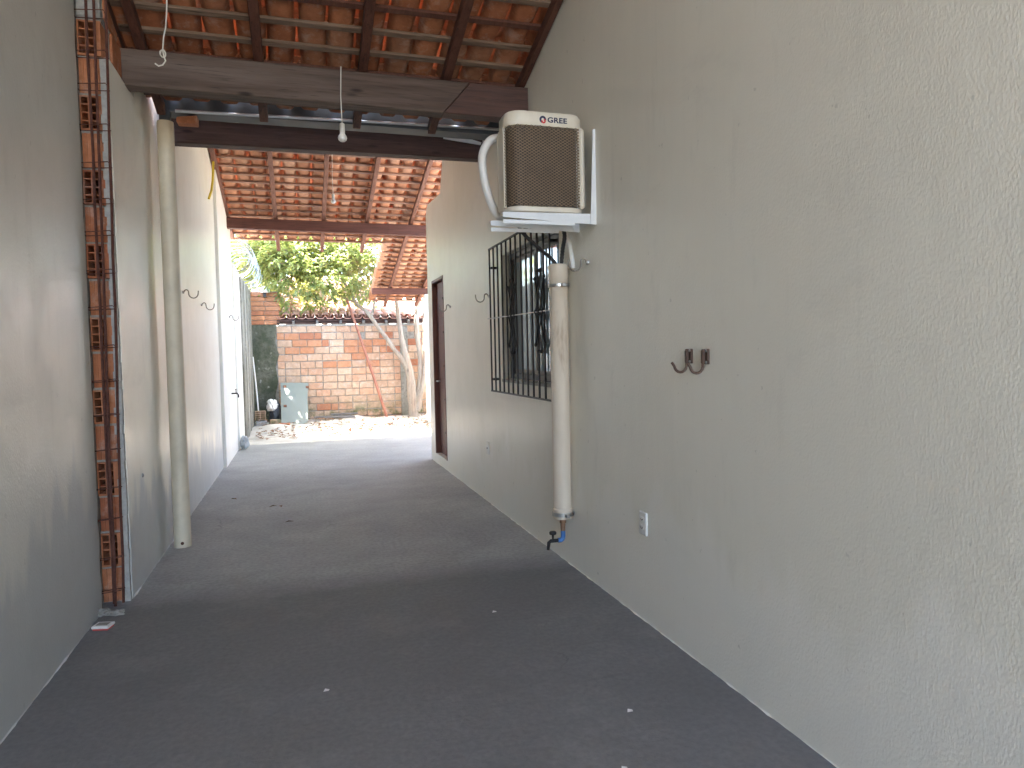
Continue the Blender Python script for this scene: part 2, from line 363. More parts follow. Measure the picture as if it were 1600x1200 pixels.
# ================================================================== the house wall on the right
XR = 1.645; XB = 1.795
def far_z(y): return 3.42-.27*(y-10.85)      # underside of the far roof's rafters
def near_z(y): return 3.31+.30*(4.95-y)
DO = (8.13, 8.86, .12, 2.32); WI = (4.30, 5.64, 1.17, 2.20)
def house():
    hw = thing('house_wall', (XR, 3.3, 0), 'long white painted house wall on the right with window and brown door', 'wall')
    w = MB()
    for poly in (
        [(-4.6, -.05), (WI[0], -.05), (WI[0], 5.0), (-4.0, 6.2), (-4.6, 6.2)],
        [(WI[0], -.05), (WI[1], -.05), (WI[1], WI[2]), (WI[0], WI[2])],
        [(WI[0], WI[3]), (WI[1], WI[3]), (WI[1], far_z(5.64)), (WI[0], 5.0)],
        [(WI[1], -.05), (7.6, -.05), (7.6, far_z(7.6)), (WI[1], far_z(5.64))],
        [(7.6, -.05), (DO[0], -.05), (DO[0], 3.40), (8.105, 3.44), (8.05, 3.53), (8.0, 3.64), (7.95, far_z(7.95)), (7.6, far_z(7.6))],
        [(DO[0], DO[3]), (DO[1], DO[3]), (DO[1], 3.315), (8.57, 3.30), (8.2, 3.28), (8.16, 3.32), (DO[0], 3.40)],
        [(DO[0], -.05), (DO[1], -.05), (DO[1], DO[2]), (DO[0], DO[2])],
        [(DO[1], -.05), (9.17, -.05), (9.17, 3.2), (9.10, 3.30), (9.015, 3.322), (DO[1], 3.315)]):
        w.prism(poly, XR, XB)
    w.build('plaster', 'paint', hw)
    r = MB()
    r.box(XB, 3.4, 9.02, 9.17, -.05, 3.2); r.box(3.25, 3.4, 2.4, 9.02, -.05, 3.0); r.box(XB, 3.4, 2.25, 2.4, -.05, 3.0)
    r.box(XB, 3.25, 2.4, 9.02, 2.85, 2.95); r.box(XB, 3.25, 2.4, 9.02, -.05, .1)
    r.build('room', 'room', hw)
    # door
    d = MB(); y0, y1, z0, z1 = DO
    d.box(1.700, 1.735, y0+.035, y1-.035, z0+.005, z1-.035)
    do = d.build('door', 'door_wood', hw, bevel=.003)
    for za, zb in ((.22, .95), (1.10, 1.75), (1.85, 2.2)):
        MB().box(1.692, 1.701, y0+.13, y1-.13, za, zb).build('panel', 'door_wood', do, bevel=.006)
    MB().box(1.640, 1.78, y0, y0+.034, z0, z1).build('door_jamb', 'door_wood', hw, bevel=.002)
    MB().box(1.640, 1.78, y1-.034, y1, z0, z1).build('door_jamb', 'door_wood', hw, bevel=.002)
    MB().box(1.640, 1.78, y0+.034, y1-.034, z1-.034, z1).build('door_head', 'door_wood', hw, bevel=.002)
    h = MB(); h.tube([(1.70, y1-.12, 1.05), (1.655, y1-.12, 1.05), (1.655, y1-.22, 1.05)], .009, 8); h.build('handle', 'steel', do, smooth=True)
    for z in (.45, .85, 1.25, 1.65, 2.05):
        MB().lathe([(.011, 0), (.011, .006), (.004, .008)], (1.631, y0+.018, z), 8, 'X').build('screw', 'iron_black', hw)
    # window
    y0, y1, z0, z1 = WI
    wf = MB(); xa, xb = 1.70, 1.745
    wf.box(xa, xb, y0, y0+.045, z0, z1); wf.box(xa, xb, y1-.045, y1, z0, z1); wf.box(xa, xb, y0+.045, y1-.045, z0, z0+.045); wf.box(xa, xb, y0+.045, y1-.045, z1-.045, z1)
    wi = wf.build('window_frame', 'alu_dark', hw, bevel=.003)
    ym = (y0+y1)/2
    for a, b, x in ((y0+.045, ym+.02, 1.712), (ym-.02, y1-.045, 1.730)):
        s = MB(); e = .032
        s.box(x-.008, x+.008, a, a+e, z0+.046, z1-.046); s.box(x-.008, x+.008, b-e, b, z0+.046, z1-.046)
        s.box(x-.0075, x+.0075, a+e, b-e, z0+.046, z0+.046+e); s.box(x-.0075, x+.0075, a+e, b-e, z1-.046-e, z1-.046)
        so_ = s.build('sash', 'alu_dark', wi)
        MB().box(x-.002, x+.002, a+e-.004, b-e+.004, z0+.046+e-.004, z1-.046-e+.004).build('pane', 'pane', wi)
    MB().box(1.632, 1.70, y0-.03, y1+.03, z0-.028, z0-.001).build('window_sill', 'sill_stone', hw, bevel=.004)
    cu = MB(); n = 60; pv = []
    for i in range(n+1):
        y = y0+.02+(y1-y0-.04)*i/n; x = 1.86+.03*math.sin(i*1.35)+.01*math.sin(i*.5)
        pv += [(x, y, z0-.1), (x, y, z1+.05)]
    cu.add(pv, [(2*i, 2*i+2, 2*i+3, 2*i+1) for i in range(n)])
    cu.build('curtain', 'curtain', hw, smooth=True)
    return hw
house()
def left_walls():
    # near wall, set back; ends where the rebar column stands
    edge = [(4.30+.012*mnoise.noise(V((k*.9, 0, 5)))+.010*random.random(), -.05+3.70*k/40) for k in range(41)]
    nw = thing('near_wall', (-1.165, 1, 0), 'plain grey-white painted wall nearest on the left, damp stained at its foot', 'wall')
    MB().prism([(-4.6, -.05)]+edge+[(4.3, near_z(4.3)+.095), (-4.0, near_z(-4.0)+.095), (-4.6, near_z(-4.0)+.095)], -1.24, -1.09).build('plaster', 'paint_grey', nw)
    MB().box(-1.24, -1.127, 4.29, 4.70, -.05, 3.50).build('rough_core', 'plaster_raw', nw)
    # second wall with the exposed block end
    sw = thing('block_wall', (-1.05, 7, 0), 'glossy white painted left wall with an unplastered hollow block edge', 'wall')
    e2 = [(4.475+.016*mnoise.noise(V((k*.7, 2, 1)))+.012*random.random(), -.05+(3.09+.05)*k/46) for k in range(47)]
    top = [(4.62+.50*k/8, 3.09+.012*mnoise.noise(V((k*1.3, 4, 2)))) for k in range(9)]
    MB().prism(e2+top+[(5.14, 3.38), (5.2, far_z(5.2)+.085), (9.56, far_z(9.56)+.085), (9.56, -.05)], -.999, -.975).build('plaster', 'paint_left', sw)
    MB().prism([(4.66, -.05), (9.56, -.05), (9.56, far_z(9.56)+.085), (5.1, far_z(5.1)+.085), (5.1, 3.40), (4.66, 3.49)], -1.125, -1.003).build('core', 'mortar', sw)
    MB().box(-1.30, -1.128, 4.71, 9.6, -.05, 3.5).build('leak_backing', 'plaster_raw', sw)  # added backing box, stops daylight leaking past the block edge
    for k in range(17):
        z = .002+k*.2055
        MB().box(-1.124, -1.002, 4.466+random.uniform(0, .008), 4.66, z-.0145, z+.001).build('mortar_joint', 'mortar', sw)
    MB().box(-1.124, -1.002, 4.45, 4.66, 3.292, 3.50).build('rough_top', 'plaster_raw', sw, bevel=.008)
    # thin broken plaster lip beside the blocks
    lip = MB(); n = 60
    for k in range(n):
        z0 = -.01+3.08*k/n; z1 = -.01+3.08*(k+1)/n
        wv = .006+.016*abs(mnoise.noise(V((k*.5, 1, 7))))
        lip.box(-1.004-wv, -.9765-.004*random.random(), 4.446-.006*random.random(), 4.478, z0, z1)
    lip.build('plaster_lip', 'plaster_raw', sw)
    # hollow-ended block
    def hollow():
        b = MB(); xs = [0, .008, .040, .047, .082, .116]; zs = [0, .011, .050, .056, .095, .101, .140, .146, .183, .192]; D = .17
        b.box(xs[0], xs[1], 0, D, 0, .192); b.box(xs[2], xs[3], .001, D, .0, .192); b.box(xs[4], xs[5], 0, D, 0, .192)
        for k in range(0, len(zs)-1, 2):
            for xa, xb in ((xs[1], xs[2]), (xs[3], xs[4])): b.box(xa, xb, .0005, D, zs[k], zs[k+1])
        for xa, xb in ((xs[1], xs[2]), (xs[3], xs[4])): b.box(xa, xb, .16, D-.002, .002, .19)
        return b.mesh('hollow_block', 'brick_block')
    def solid():
        b = MB(); pr = []
        for k in range(9):
            x0 = .116*k/9; b.box(x0, x0+.116/9-.0012, .0 if k % 2 else .004, .17, 0, .192)
        b.box(.001, .115, .006, .169, .001, .191)
        return b.mesh('solid_block', 'brick_block')
    hm, sm = hollow(), solid()
    for k in range(16):
        z = .002+k*.2055
        o = inst('hollow_block' if k % 2 else 'solid_block', hm if k % 2 else sm, sw,
             (-1.122+random.uniform(-.003, .003), 4.455+(.0 if k % 2 else .012)+random.uniform(-.006, .006), z), (0, random.uniform(-.012, .012), 0))
    # bare course above the plaster
    y = 4.655; k = 0
    while y < 5.05:
        L = .285; b = MB().box(-1.006, -.990, y, min(y+L, 5.12), 3.125, 3.30).build('bare_block', 'brick_block', sw, bevel=.005); y += L+.014
    y = 4.52
    while y < 5.05:
        MB().box(-1.006, -.991, y, min(y+.285, 5.13), 3.315, 3.48).build('bare_block', 'brick_block', sw, bevel=.005); y += .299
    # projecting pier and the wall beyond
    fw = thing('pier_wall', (-1.0, 10.4, 0), 'white wall section with a projecting pier under the far roof edge', 'wall')
    MB().prism([(9.56, -.05), (11.3, -.05), (11.3, far_z(11.3)), (9.56, far_z(9.56))], -1.12, -.935).build('plaster', 'paint_far', fw, bevel=.004)
    lw = thing('low_wall', (-1.0, 11.75, 0), 'short bright white wall end just outside the far roof, under razor wire', 'wall')
    MB().prism([(11.303, -.05), (12.25, -.05), (12.25, 2.78), (11.303, 2.82)], -1.12, -.905).build('plaster', 'paint_far', lw, bevel=.004)
    gw = thing('stained_wall', (-1.0, 13.6, 0), 'dirty grey unpainted boundary wall on the left of the sunny yard', 'wall')
    g = MB(); n = 16
    for k in range(n):
        ya, yb = 12.253+2.74*k/n, 12.253+2.74*(k+1)/n; t = k % 4
        xo = -.905-.012*math.sin(k*1.7)+(.03 if t == 0 else 0)
        g.box(-1.1, xo, ya, yb-.0005, -.1, 2.74+.03*mnoise.noise(V((k*.7, 3, 3))))
    g.build('rough_render', 'stained', gw)
left_walls()
def wall_foot(x, sgn, ya, yb, mat, seed, gap=()):
    n = int((yb-ya)/.035); vs = []; fs = []
    for k in range(n+1):
        y = ya+(yb-ya)*k/n
        a = mnoise.noise(V((y*2.1, seed, 0))); b = mnoise.noise(V((y*13, seed, 4)))
        h = max(.001, .004+.010*a+.008*b); w = max(.0006, .003+.008*a+.009*b)
        vs += [(x-sgn*.002, y, h), (x+sgn*w*.45, y, h*.4), (x+sgn*w, y, .0005), (x-sgn*.002, y, -.01)]
    for k in range(n):
        for q in range(3): fs.append((4*k+q, 4*k+q+1, 4*k+q+5, 4*k+q+4))
    return MB().add(vs, fs).build('mortar_foot', mat, bpy.data.objects[{'p': 'house_wall', 'o': 'near_wall', 'l': 'block_wall'}[seed_key(seed)]], smooth=True)
def seed_key(s): return {1: 'p', 2: 'o', 3: 'l'}[s]
wall_foot(XR, -1, -4.5, 9.15, 'paint', 1); wall_foot(-1.09, 1, -4.5, 4.28, 'paint_grey', 2); wall_foot(-.975, 1, 4.5, 9.5, 'paint_left', 3)
def boundary():
    MB().box(3.5, 3.62, 9.2, 15, -.1, 2.3).build('side_wall', 'paint_far', label='white boundary wall closing the right side of the back yard', cat='wall')
boundary()

# ================================================================== roofs
SL = math.atan(.27)
def tile_mesh(name, mat, up, L=.475, fl=1.0):
    """half trapezoid clay tile lying along Y: up=True is a channel (open to the sky), else a cover. Head at +Y/2 is narrower for channels."""
    prof = [(-.088, .062), (-.078, .040), (-.062, .012), (-.045, .001), (.045, .001), (.062, .012), (.078, .040), (.088, .062)]
    th = .011; b = MB(); N = len(prof); rows = []
    for j, y in enumerate((-L/2, 0, L/2)):
        w = (1.06, 1.0, .90)[j] if up else (.90, .98, 1.06)[j]
        for s in (0, 1):
            for (x, z) in prof:
                zz = z; xx = x*w*fl
                if s: zz = z+th*(1 if abs(x) < .07 else .25); xx = xx*(.90)
                rows.append((xx, y, zz if up else .066-zz))
    vs = rows; fs = []
    for j in range(2):
        o, i_, o2, i2 = j*2*N, j*2*N+N, (j+1)*2*N, (j+1)*2*N+N
        for k in range(N-1): fs += [(o+k, o+k+1, o2+k+1, o2+k), (i_+k, i2+k, i2+k+1, i_+k+1)]
        fs += [(o, o2, i2, i_), (o+N-1, i_+N-1, i2+N-1, o2+N-1)]
    for e in (0, 4*N):
        for k in range(N-1): fs.append((e+k, e+N+k, e+N+k+1, e+k+1))
    return b.add(vs, fs).mesh(name, mat, smooth=True)
def roof(name, label, mat, matn, slope, zfun, x0, x1, y_eave, y_top, y_vis, rafters, bats, rmat, bmat, right=None, pitch=.19, course=.39):
    """descends towards +Y. zfun = rafter underside. Tiles with y>y_vis are single parts, the rest one joined part."""
    root = thing(name, ((x0+x1)/2, y_eave, zfun(y_eave)), label, 'roof')
    ang = math.atan(slope); ca, sa = math.cos(ang), math.sin(ang)
    rh, bh = .07, .022
    for (x, ya, yb, w) in rafters:
        b = MB(); za, zb = zfun(ya), zfun(yb); hv = rh/ca
        b.prism([(ya, za), (yb, zb), (yb, zb+hv), (ya, za+hv)], x-w/2, x+w/2)
        b.build('rafter', rmat, root, bevel=.004)
    def zb(y, off): return zfun(y)+rh/ca+off
    for k in range(bats):
        y = y_eave-.06-k*course/2
        if y < y_top+.02: break
        xa, xb = x0, x1
        b = MB(); c = V(((xa+xb)/2, y, zb(y, bh/2)+.001)); b.obox(c, (( xb-xa)/2, 0, 0), (0, ca*.02, -sa*.02), (0, sa*bh/2, ca*bh/2))
        b.build('batten', bmat[k % len(bmat)], root)
    cm = tile_mesh('channel_tile', matn, True); km = tile_mesh('cover_tile', matn, False)
    rest = MB()
    def put(nm, me, x, y, lift, vis, jx=0):
        z = zb(y, bh+.002)+lift; rot = (-ang+.035 if nm == 'channel_tile' else -ang+.03, random.uniform(-.02, .02), random.uniform(-.05, .05))
        loc = V((x+random.uniform(-.009, .009), y+random.uniform(-.022, .012), z+random.uniform(0, .004)))
        if vis: return inst(nm, me, root, loc, rot)
        mt = Matrix.Translation(loc) @ Euler(rot).to_matrix().to_4x4()
        rest.add([mt @ v.co for v in me.vertices], [tuple(p.vertices) for p in me.polygons])
    nx = int(round((x1-x0)/pitch)); ny = int((y_eave-y_top)/course)
    def field(xa, n, ye, yt, visf):
        for j in range(int(round((ye-yt)/course))):
            yc = ye+.06-.475/2-j*course
            for i in range(n):
                x = xa+pitch*(i+.5); v = visf(x, yc)
                put('channel_tile', cm, x, yc, .004, v)
                if i < n: put('cover_tile', km, x+pitch/2, yc, .043, v)
    field(x0, nx, y_eave, y_top, lambda x, y: y > y_vis)
    if right:
        xa, n, ye = right
        field(xa, n, ye, y_eave, lambda x, y: True)
        k = 1
        while y_eave-.06+k*course/2 < ye:
            y = y_eave-.06+k*course/2; b = MB(); xb = xa+n*pitch; c = V(((xa+xb)/2+.05, y, zb(y, bh/2)+.001))
            b.obox(c, ((xb-xa)/2-.05, 0, 0), (0, ca*.02, -sa*.02), (0, sa*bh/2, ca*bh/2)); b.build('batten', bmat[k % len(bmat)], root); k += 1
    if rest.v: tag(rest.build('tile_field', matn, root, smooth=True), kind='stuff')
    return root
roof('far_roof', 'sunlit far clay tile roof on pinkish rafters sloping away to the back yard', 'tile', 'tile', .27, far_z, -1.29, 2.70, 11.81, 5.15, 8.35,
     [(-.93, 5.2, 11.60, .05), (-.27, 5.2, 11.98, .055), (.41, 5.2, 11.98, .055), (1.05, 5.2, 11.98, .055), (1.72, 5.2, 14.62, .055), (2.36, 5.2, 14.62, .055)],
     32, 'rafter', ['batten'], right=(1.37, 7, 14.15+.39))
def near_roof():
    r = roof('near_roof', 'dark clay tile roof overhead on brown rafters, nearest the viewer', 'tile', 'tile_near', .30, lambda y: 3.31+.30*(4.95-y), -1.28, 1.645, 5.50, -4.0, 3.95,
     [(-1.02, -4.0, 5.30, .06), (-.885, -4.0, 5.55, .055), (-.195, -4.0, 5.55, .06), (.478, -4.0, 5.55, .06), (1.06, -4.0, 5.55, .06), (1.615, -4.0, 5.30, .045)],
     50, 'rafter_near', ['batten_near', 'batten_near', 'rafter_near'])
near_roof()
def beams():
    b1 = thing('roof_beam', (.3, 4.93, 3.075), 'thick weathered grey-brown beam under the near roof, spliced at its right end', 'beam', 'beams across the passage')
    t = 3.31
    MB().prism([(-1.10, 3.085), (1.02, 3.072), (1.215, 3.297), (-1.10, t)], 4.87, 4.99, 'XZ').build('beam_length', 'wood_grey', b1, bevel=.006)
    MB().prism([(1.024, 3.074), (1.66, 3.070), (1.66, 3.300), (1.219, 3.297)], 4.874, 4.986, 'XZ').build('spliced_end', 'wood_splice', b1, bevel=.004)
    MB().prism([(-1.12, 3.120), (1.66, 3.142), (1.66, 3.36), (-1.12, 3.36)], 6.18, 6.30, 'XZ').build('roof_beam', 'wood_dark', bevel=.006,
        label='dark brown beam behind the gutter, meeting the top of the round post', cat='beam', group='beams across the passage')
    MB().prism([(-1.0, 3.262), (2.6, 3.222), (2.6, 3.385), (-1.0, 3.412)], 10.80, 10.92, 'XZ').build('roof_beam', 'wood_red', bevel=.005,
        label='reddish beam carrying the lower edge of the far roof across the yard opening', cat='beam', group='beams across the passage')
    MB().box(1.36, 2.75, 13.50, 13.60, 2.565, 2.68).build('roof_beam', 'wood_red', bevel=.005,
        label='short beam under the low right corner of the far roof, above the tree', cat='beam', group='beams across the passage')
    MB().box(2.36, 2.54, 13.45, 13.65, -.05, 2.565).build('white_pillar', 'paint_far', bevel=.008, label='white sunlit pillar beside the tree, under the short low beam', cat='pillar')
    # gutter hung behind the near roof
    g = thing('gutter', (.3, 5.75, 3.16), 'grey metal rain gutter between the near roof and the dark beam', 'gutter')
    tr = MB(); P = [(5.600, 3.335), (5.610, 3.19), (5.76, 3.19), (5.87, 3.40), (5.88, 3.394), (5.766, 3.18), (5.602, 3.18), (5.590, 3.335)]
    tr.prism(P, -.86, 1.64); tr.build('trough', 'gutter', g)
    MB().tube([(-.80, 5.588, 3.178), (.98, 5.588, 3.212), (1.64, 5.588, 3.222)], .012, 8).build('rolled_rim', 'rim', g, smooth=True)
    MB().prism([(-1.0, 3.40), (1.645, 3.40), (1.645, 4.70), (-1.0, 4.70)], 5.90, 5.98, 'XZ').build('infill_light_block', 'plaster_raw', label='added plaster infill shutting sky light out above the gutter between both roofs', cat='wall')  # added to block sky light from reaching the dark beam behind
    # scraps on the dark beam
    MB().add([(1.28, 6.165, 3.292), (1.62, 6.16, 3.262), (1.63, 6.16, 3.283), (1.45, 6.14, 3.318), (1.30, 6.15, 3.328), (1.29, 6.176, 3.328), (1.63, 6.176, 3.283), (1.62, 6.176, 3.262)],
             [(0, 1, 2, 3, 4), (4, 3, 2, 6, 5), (0, 4, 5), (0, 5, 6, 7), (0, 7, 1), (1, 7, 6, 2)]).build('paper_scrap', 'paper', label='torn white paper scrap stuck on the dark beam beside the air conditioner', cat='paper')
    MB().prism([(-.80, 3.11), (-.66, 3.11), (-.66, 3.17), (-.80, 3.15)], 5.62, 5.72, 'XZ').build('broken_brick', 'brick_block', bevel=.006, label='broken brick chip wedged on top of the round post', cat='brick')
    # round post
    p = thing('round_post', (-.876, 5.63, 0), 'cream plastic-sheathed round concrete post standing against the left wall', 'post')
    MB().lathe([(.060, 0), (.0595, .02), (.058, 1.5), (.057, 3.09), (.055, 3.108)], (-.876, 5.63, 0), 28).build('shaft', 'pvc_post', p, smooth=True)
    MB().box(-.91, -.84, 5.60, 5.67, 3.105, 3.30).build('stub', 'gutter', p)
    MB().lathe([(.012, 0), (.012, .004), (.004, .006)], (-.870, 5.5695, .035), 8, 'Y').build('bolt', 'iron_rust', p)
beams()

# ================================================================== rebar cage and left wall fittings
def cage():
    c = thing('rebar_cage', (-1.06, 4.4, 0), 'rusty steel reinforcement cage standing in the gap of the left wall', 'rebar')
    bars = [(-1.112, 4.37), (-1.062, 4.43), (-1.045, 4.38), (-1.012, 4.43)]
    top = [-.002, .0, .036, .046]
    for (x, y), d in zip(bars, top):
        pts = [(x+d*(k/12)+.006*mnoise.noise(V((k*.6, x*30, 2))), y+.006*mnoise.noise(V((k*.6, x*20, 9))), -.02+3.42*k/12) for k in range(13)]
        MB().tube(pts, .0082, 6).build('bar', 'iron_rust', c, smooth=True)
    for k in range(17):
        z = .08+k*.2+random.uniform(-.02, .02); d = k/17
        pts = [(-1.118, 4.362, z), (-1.005+.046*d, 4.355, z+.012), (-1.003+.046*d, 4.437, z), (-1.118, 4.437, z-.008), (-1.118, 4.362, z)]
        MB().tube(pts, .0028, 5).build('stirrup', 'iron_rust', c)
cage()
def wall_plate(name, x, y, z, w, h, side, label, holes):
    """side=-1: on the right wall facing -X"""
    c = thing(name, (x, y, z-h/2), label, 'socket', 'electric plates on the right wall')
    MB().box(x-.011, x+.002, y-w/2, y+w/2, z-h/2, z+h/2).build('cover_plate', 'white_plastic', c, bevel=.004)
    for dz, r in holes:
        if r > .012:
            i = MB().box(x-.0135, x-.009, y-r, y+r, z+dz-r*.85, z+dz+r*.85).build('socket_insert', 'white_plastic', c, bevel=.002)
            for dy in (-.009, 0, .009): MB().lathe([(.003, 0), (.003, .003)], (x-.0155, y+dy, z+dz+(0 if dy else -.004)), 8, 'X').build('pin_hole', 'dark_hole', i)
        else: MB().lathe([(r, 0), (r, .004)], (x-.0140, y, z+dz), 10, 'X').build('pin_hole', 'dark_hole', c)
wall_plate('power_socket', XR, 3.165, .505, .078, .118, -1, 'white double power socket plate low on the right wall, nearest the viewer', [(.022, .015), (-.020, .015)])
wall_plate('cable_outlet', XR, 6.22, .51, .076, .116, -1, 'white cable outlet plate with one dark hole, below the barred window', [(0, .008)])
def flat_hook(y, z, label, bend=0):
    h = thing('hammock_hook', (XR, y, z), label, 'hook', 'hammock hooks')
    MB().box(XR-.010, XR+.002, y-.026, y+.026, z-.032, z+.032).build('plate', 'plate_rust', h, bevel=.003)
    MB().box(XR-.022, XR-.010, y-.010, y+.010, z-.030, z+.026).build('lug', 'plate_rust', h, bevel=.003)
    pts = [(XR-.016, y, z-.005), (XR-.017, y, z-.030)]
    for k in range(9):
        a = PI*(.05+.92*k/8); pts.append((XR-.044+.027*math.cos(a), y+.012*bend*k/8, z-.040-.030*math.sin(a)))
    pts += [(XR-.082, y+.014*bend, z-.026)]
    MB().tube(pts, .0062, 8).build('hook_rod', 'plate_rust', h, smooth=True)
    for dz in (-.024, .024): MB().lathe([(.006, 0), (.006, .004), (.002, .006)], (XR-.015, y-.018, z+dz), 8, 'X').build('screw', 'steel', h)
flat_hook(2.715, 1.352, 'brown plated hammock hook on the right wall, farther of the close pair', 1)
flat_hook(2.585, 1.350, 'brown plated hammock hook on the right wall, nearer of the close pair', 1)
def s_hook(x, y, z, side, label, s=1.):
    """side=-1 right wall (projects to -X); +1 left wall"""
    h = thing('hammock_hook', (x, y, z), label, 'hook', 'hammock hooks')
    MB().lathe([(.013*s, 0), (.013*s, .010*s), (.008*s, .016*s)] if side > 0 else [(.008*s, -.016*s), (.013*s, -.010*s), (.013*s, 0)], (x, y, z), 10, 'X').build('wall_anchor', 'steel', h, smooth=True)
    pts = [(x, y, z), (x+side*.012*s, y, z+.004*s)]
    for k in range(7):
        a = PI*k/6; pts.append((x+side*(.032*s-.016*s*math.cos(a)), y, z+.006*s+.016*s*math.sin(a)))
    for k in range(1, 9):
        a = PI*k/8; pts.append((x+side*(.088*s-.040*s*math.cos(a)), y, z-.008*s-.044*s*math.sin(a)))
    pts.append((x+side*.130*s, y, z+.014*s))
    MB().tube(pts, .0052*s, 8).build('hook_rod', 'hook_metal', h, smooth=True)
s_hook(XR, 3.82, 1.905, -1, 'bare steel hammock hook on the right wall beside the cream pipe top')
s_hook(XR, 6.06, 1.895, -1, 'bare steel hammock hook just left of the black window bars')
s_hook(XR, 7.74, 1.92, -1, 'bare steel hammock hook between the brown door and the barred window')
s_hook(-.975, 6.80, 1.985, 1, 'steel hammock hook on the left wall right behind the round post')
s_hook(-.975, 8.0, 1.960, 1, 'steel hammock hook at the middle of the glossy left wall')
s_hook(-.935, 10.6, 1.98, 1, 'small steel hammock hook on the far pier wall above the black tap')
def taps():
    t = thing('wall_tap', (-.935, 10.55, .88), 'small black water tap on the far left pier wall', 'tap')
    b = MB(); b.tube([(-.935, 10.55, .90), (-.86, 10.55, .90), (-.845, 10.55, .875), (-.845, 10.55, .84)], .011, 8); b.build('spout', 'iron_black', t, smooth=True)
    MB().bar((-.875, 10.515, .955), (-.875, 10.585, .955), .014, .014).build('handle', 'iron_black', t); MB().tube([(-.875, 10.55, .90), (-.875, 10.55, .955)], .006, 6).build('stem', 'iron_black', t)
    # patched stub on left wall
    MB().lathe([(.014, 0), (.012, .006), (.004, .010)], (-.975, 4.87, .66), 9, 'X').build('wall_plug', 'plaster_raw', label='tiny rough filler plug low on the glossy left wall before the post', cat='plug')
    # yellow conduit
    y = thing('yellow_conduit', (-.93, 9.3, 3.25), 'yellow corrugated conduit tail hanging at the top of the left wall', 'conduit')
    pts = [(-.90, 9.0, 3.72), (-.905, 8.98, 3.60), (-.91, 8.95, 3.48), (-.92, 8.86, 3.34), (-.94, 8.74, 3.22)]; fine = []
    for i in range(len(pts)-1):
        for k in range(10): fine.append(V(pts[i]).lerp(V(pts[i+1]), k/10))
    MB().tube(fine, [.014 if i % 2 else .0115 for i in range(len(fine))], 8).build('tube', 'yellow_plastic', y, smooth=True)
    # hanging cable near the roof
    c = thing('loose_cable', (-.69, 4.5, 3.06), 'loose white electric cable dangling from the near roof with a curled end', 'cable')
    pts = [(-.655, 4.45, 3.56), (-.664, 4.5, 3.46), (-.668, 4.5, 3.38), (-.676, 4.5, 3.30), (-.690, 4.5, 3.24), (-.697, 4.5, 3.17), (-.692, 4.5, 3.135), (-.684, 4.5, 3.11), (-.700, 4.5, 3.085), (-.722, 4.5, 3.077), (-.740, 4.5, 3.090)]
    MB().tube(pts, .0042, 6).build('wire', 'cable_white', c, smooth=True)
    k = [(-.697+.014*math.cos(a), 4.5+.008*math.sin(a*1.5), 3.150+.020*math.sin(a)) for a in [i*.55 for i in range(18)]]
    MB().tube(k, .0042, 6).build('knot', 'cable_white', c, smooth=True)
taps()
def bulb(x, y, ztop, zb, label):
    b = thing('light_bulb', (x, y, zb), label, 'light bulb', 'bare bulbs on cords')
    MB().tube([(x+.004, y, ztop), (x-.003, y, (ztop+zb)/2+.06), (x, y, zb+.115)], .0035, 6).build('cord', 'cable_white', b, smooth=True)
    MB().lathe([(.006, .125), (.016, .118), (.018, .07), (.017, .062)], (x, y, zb), 14).build('lamp_holder', 'cable_white', b, smooth=True)
    MB().lathe([(.016, .068), (.0175, .052), (.027, .038), (.030, .026), (.027, .012), (.016, .002), (.004, 0)], (x, y, zb), 16).build('bulb', 'bulb_glass', b, smooth=True)
bulb(.322, 4.84, 3.31, 2.815, 'bare white bulb on a cord hanging in front of the weathered beam')
bulb(.463, 9.0, 3.90, 3.285, 'smaller far bare bulb hanging below the sunlit far roof')

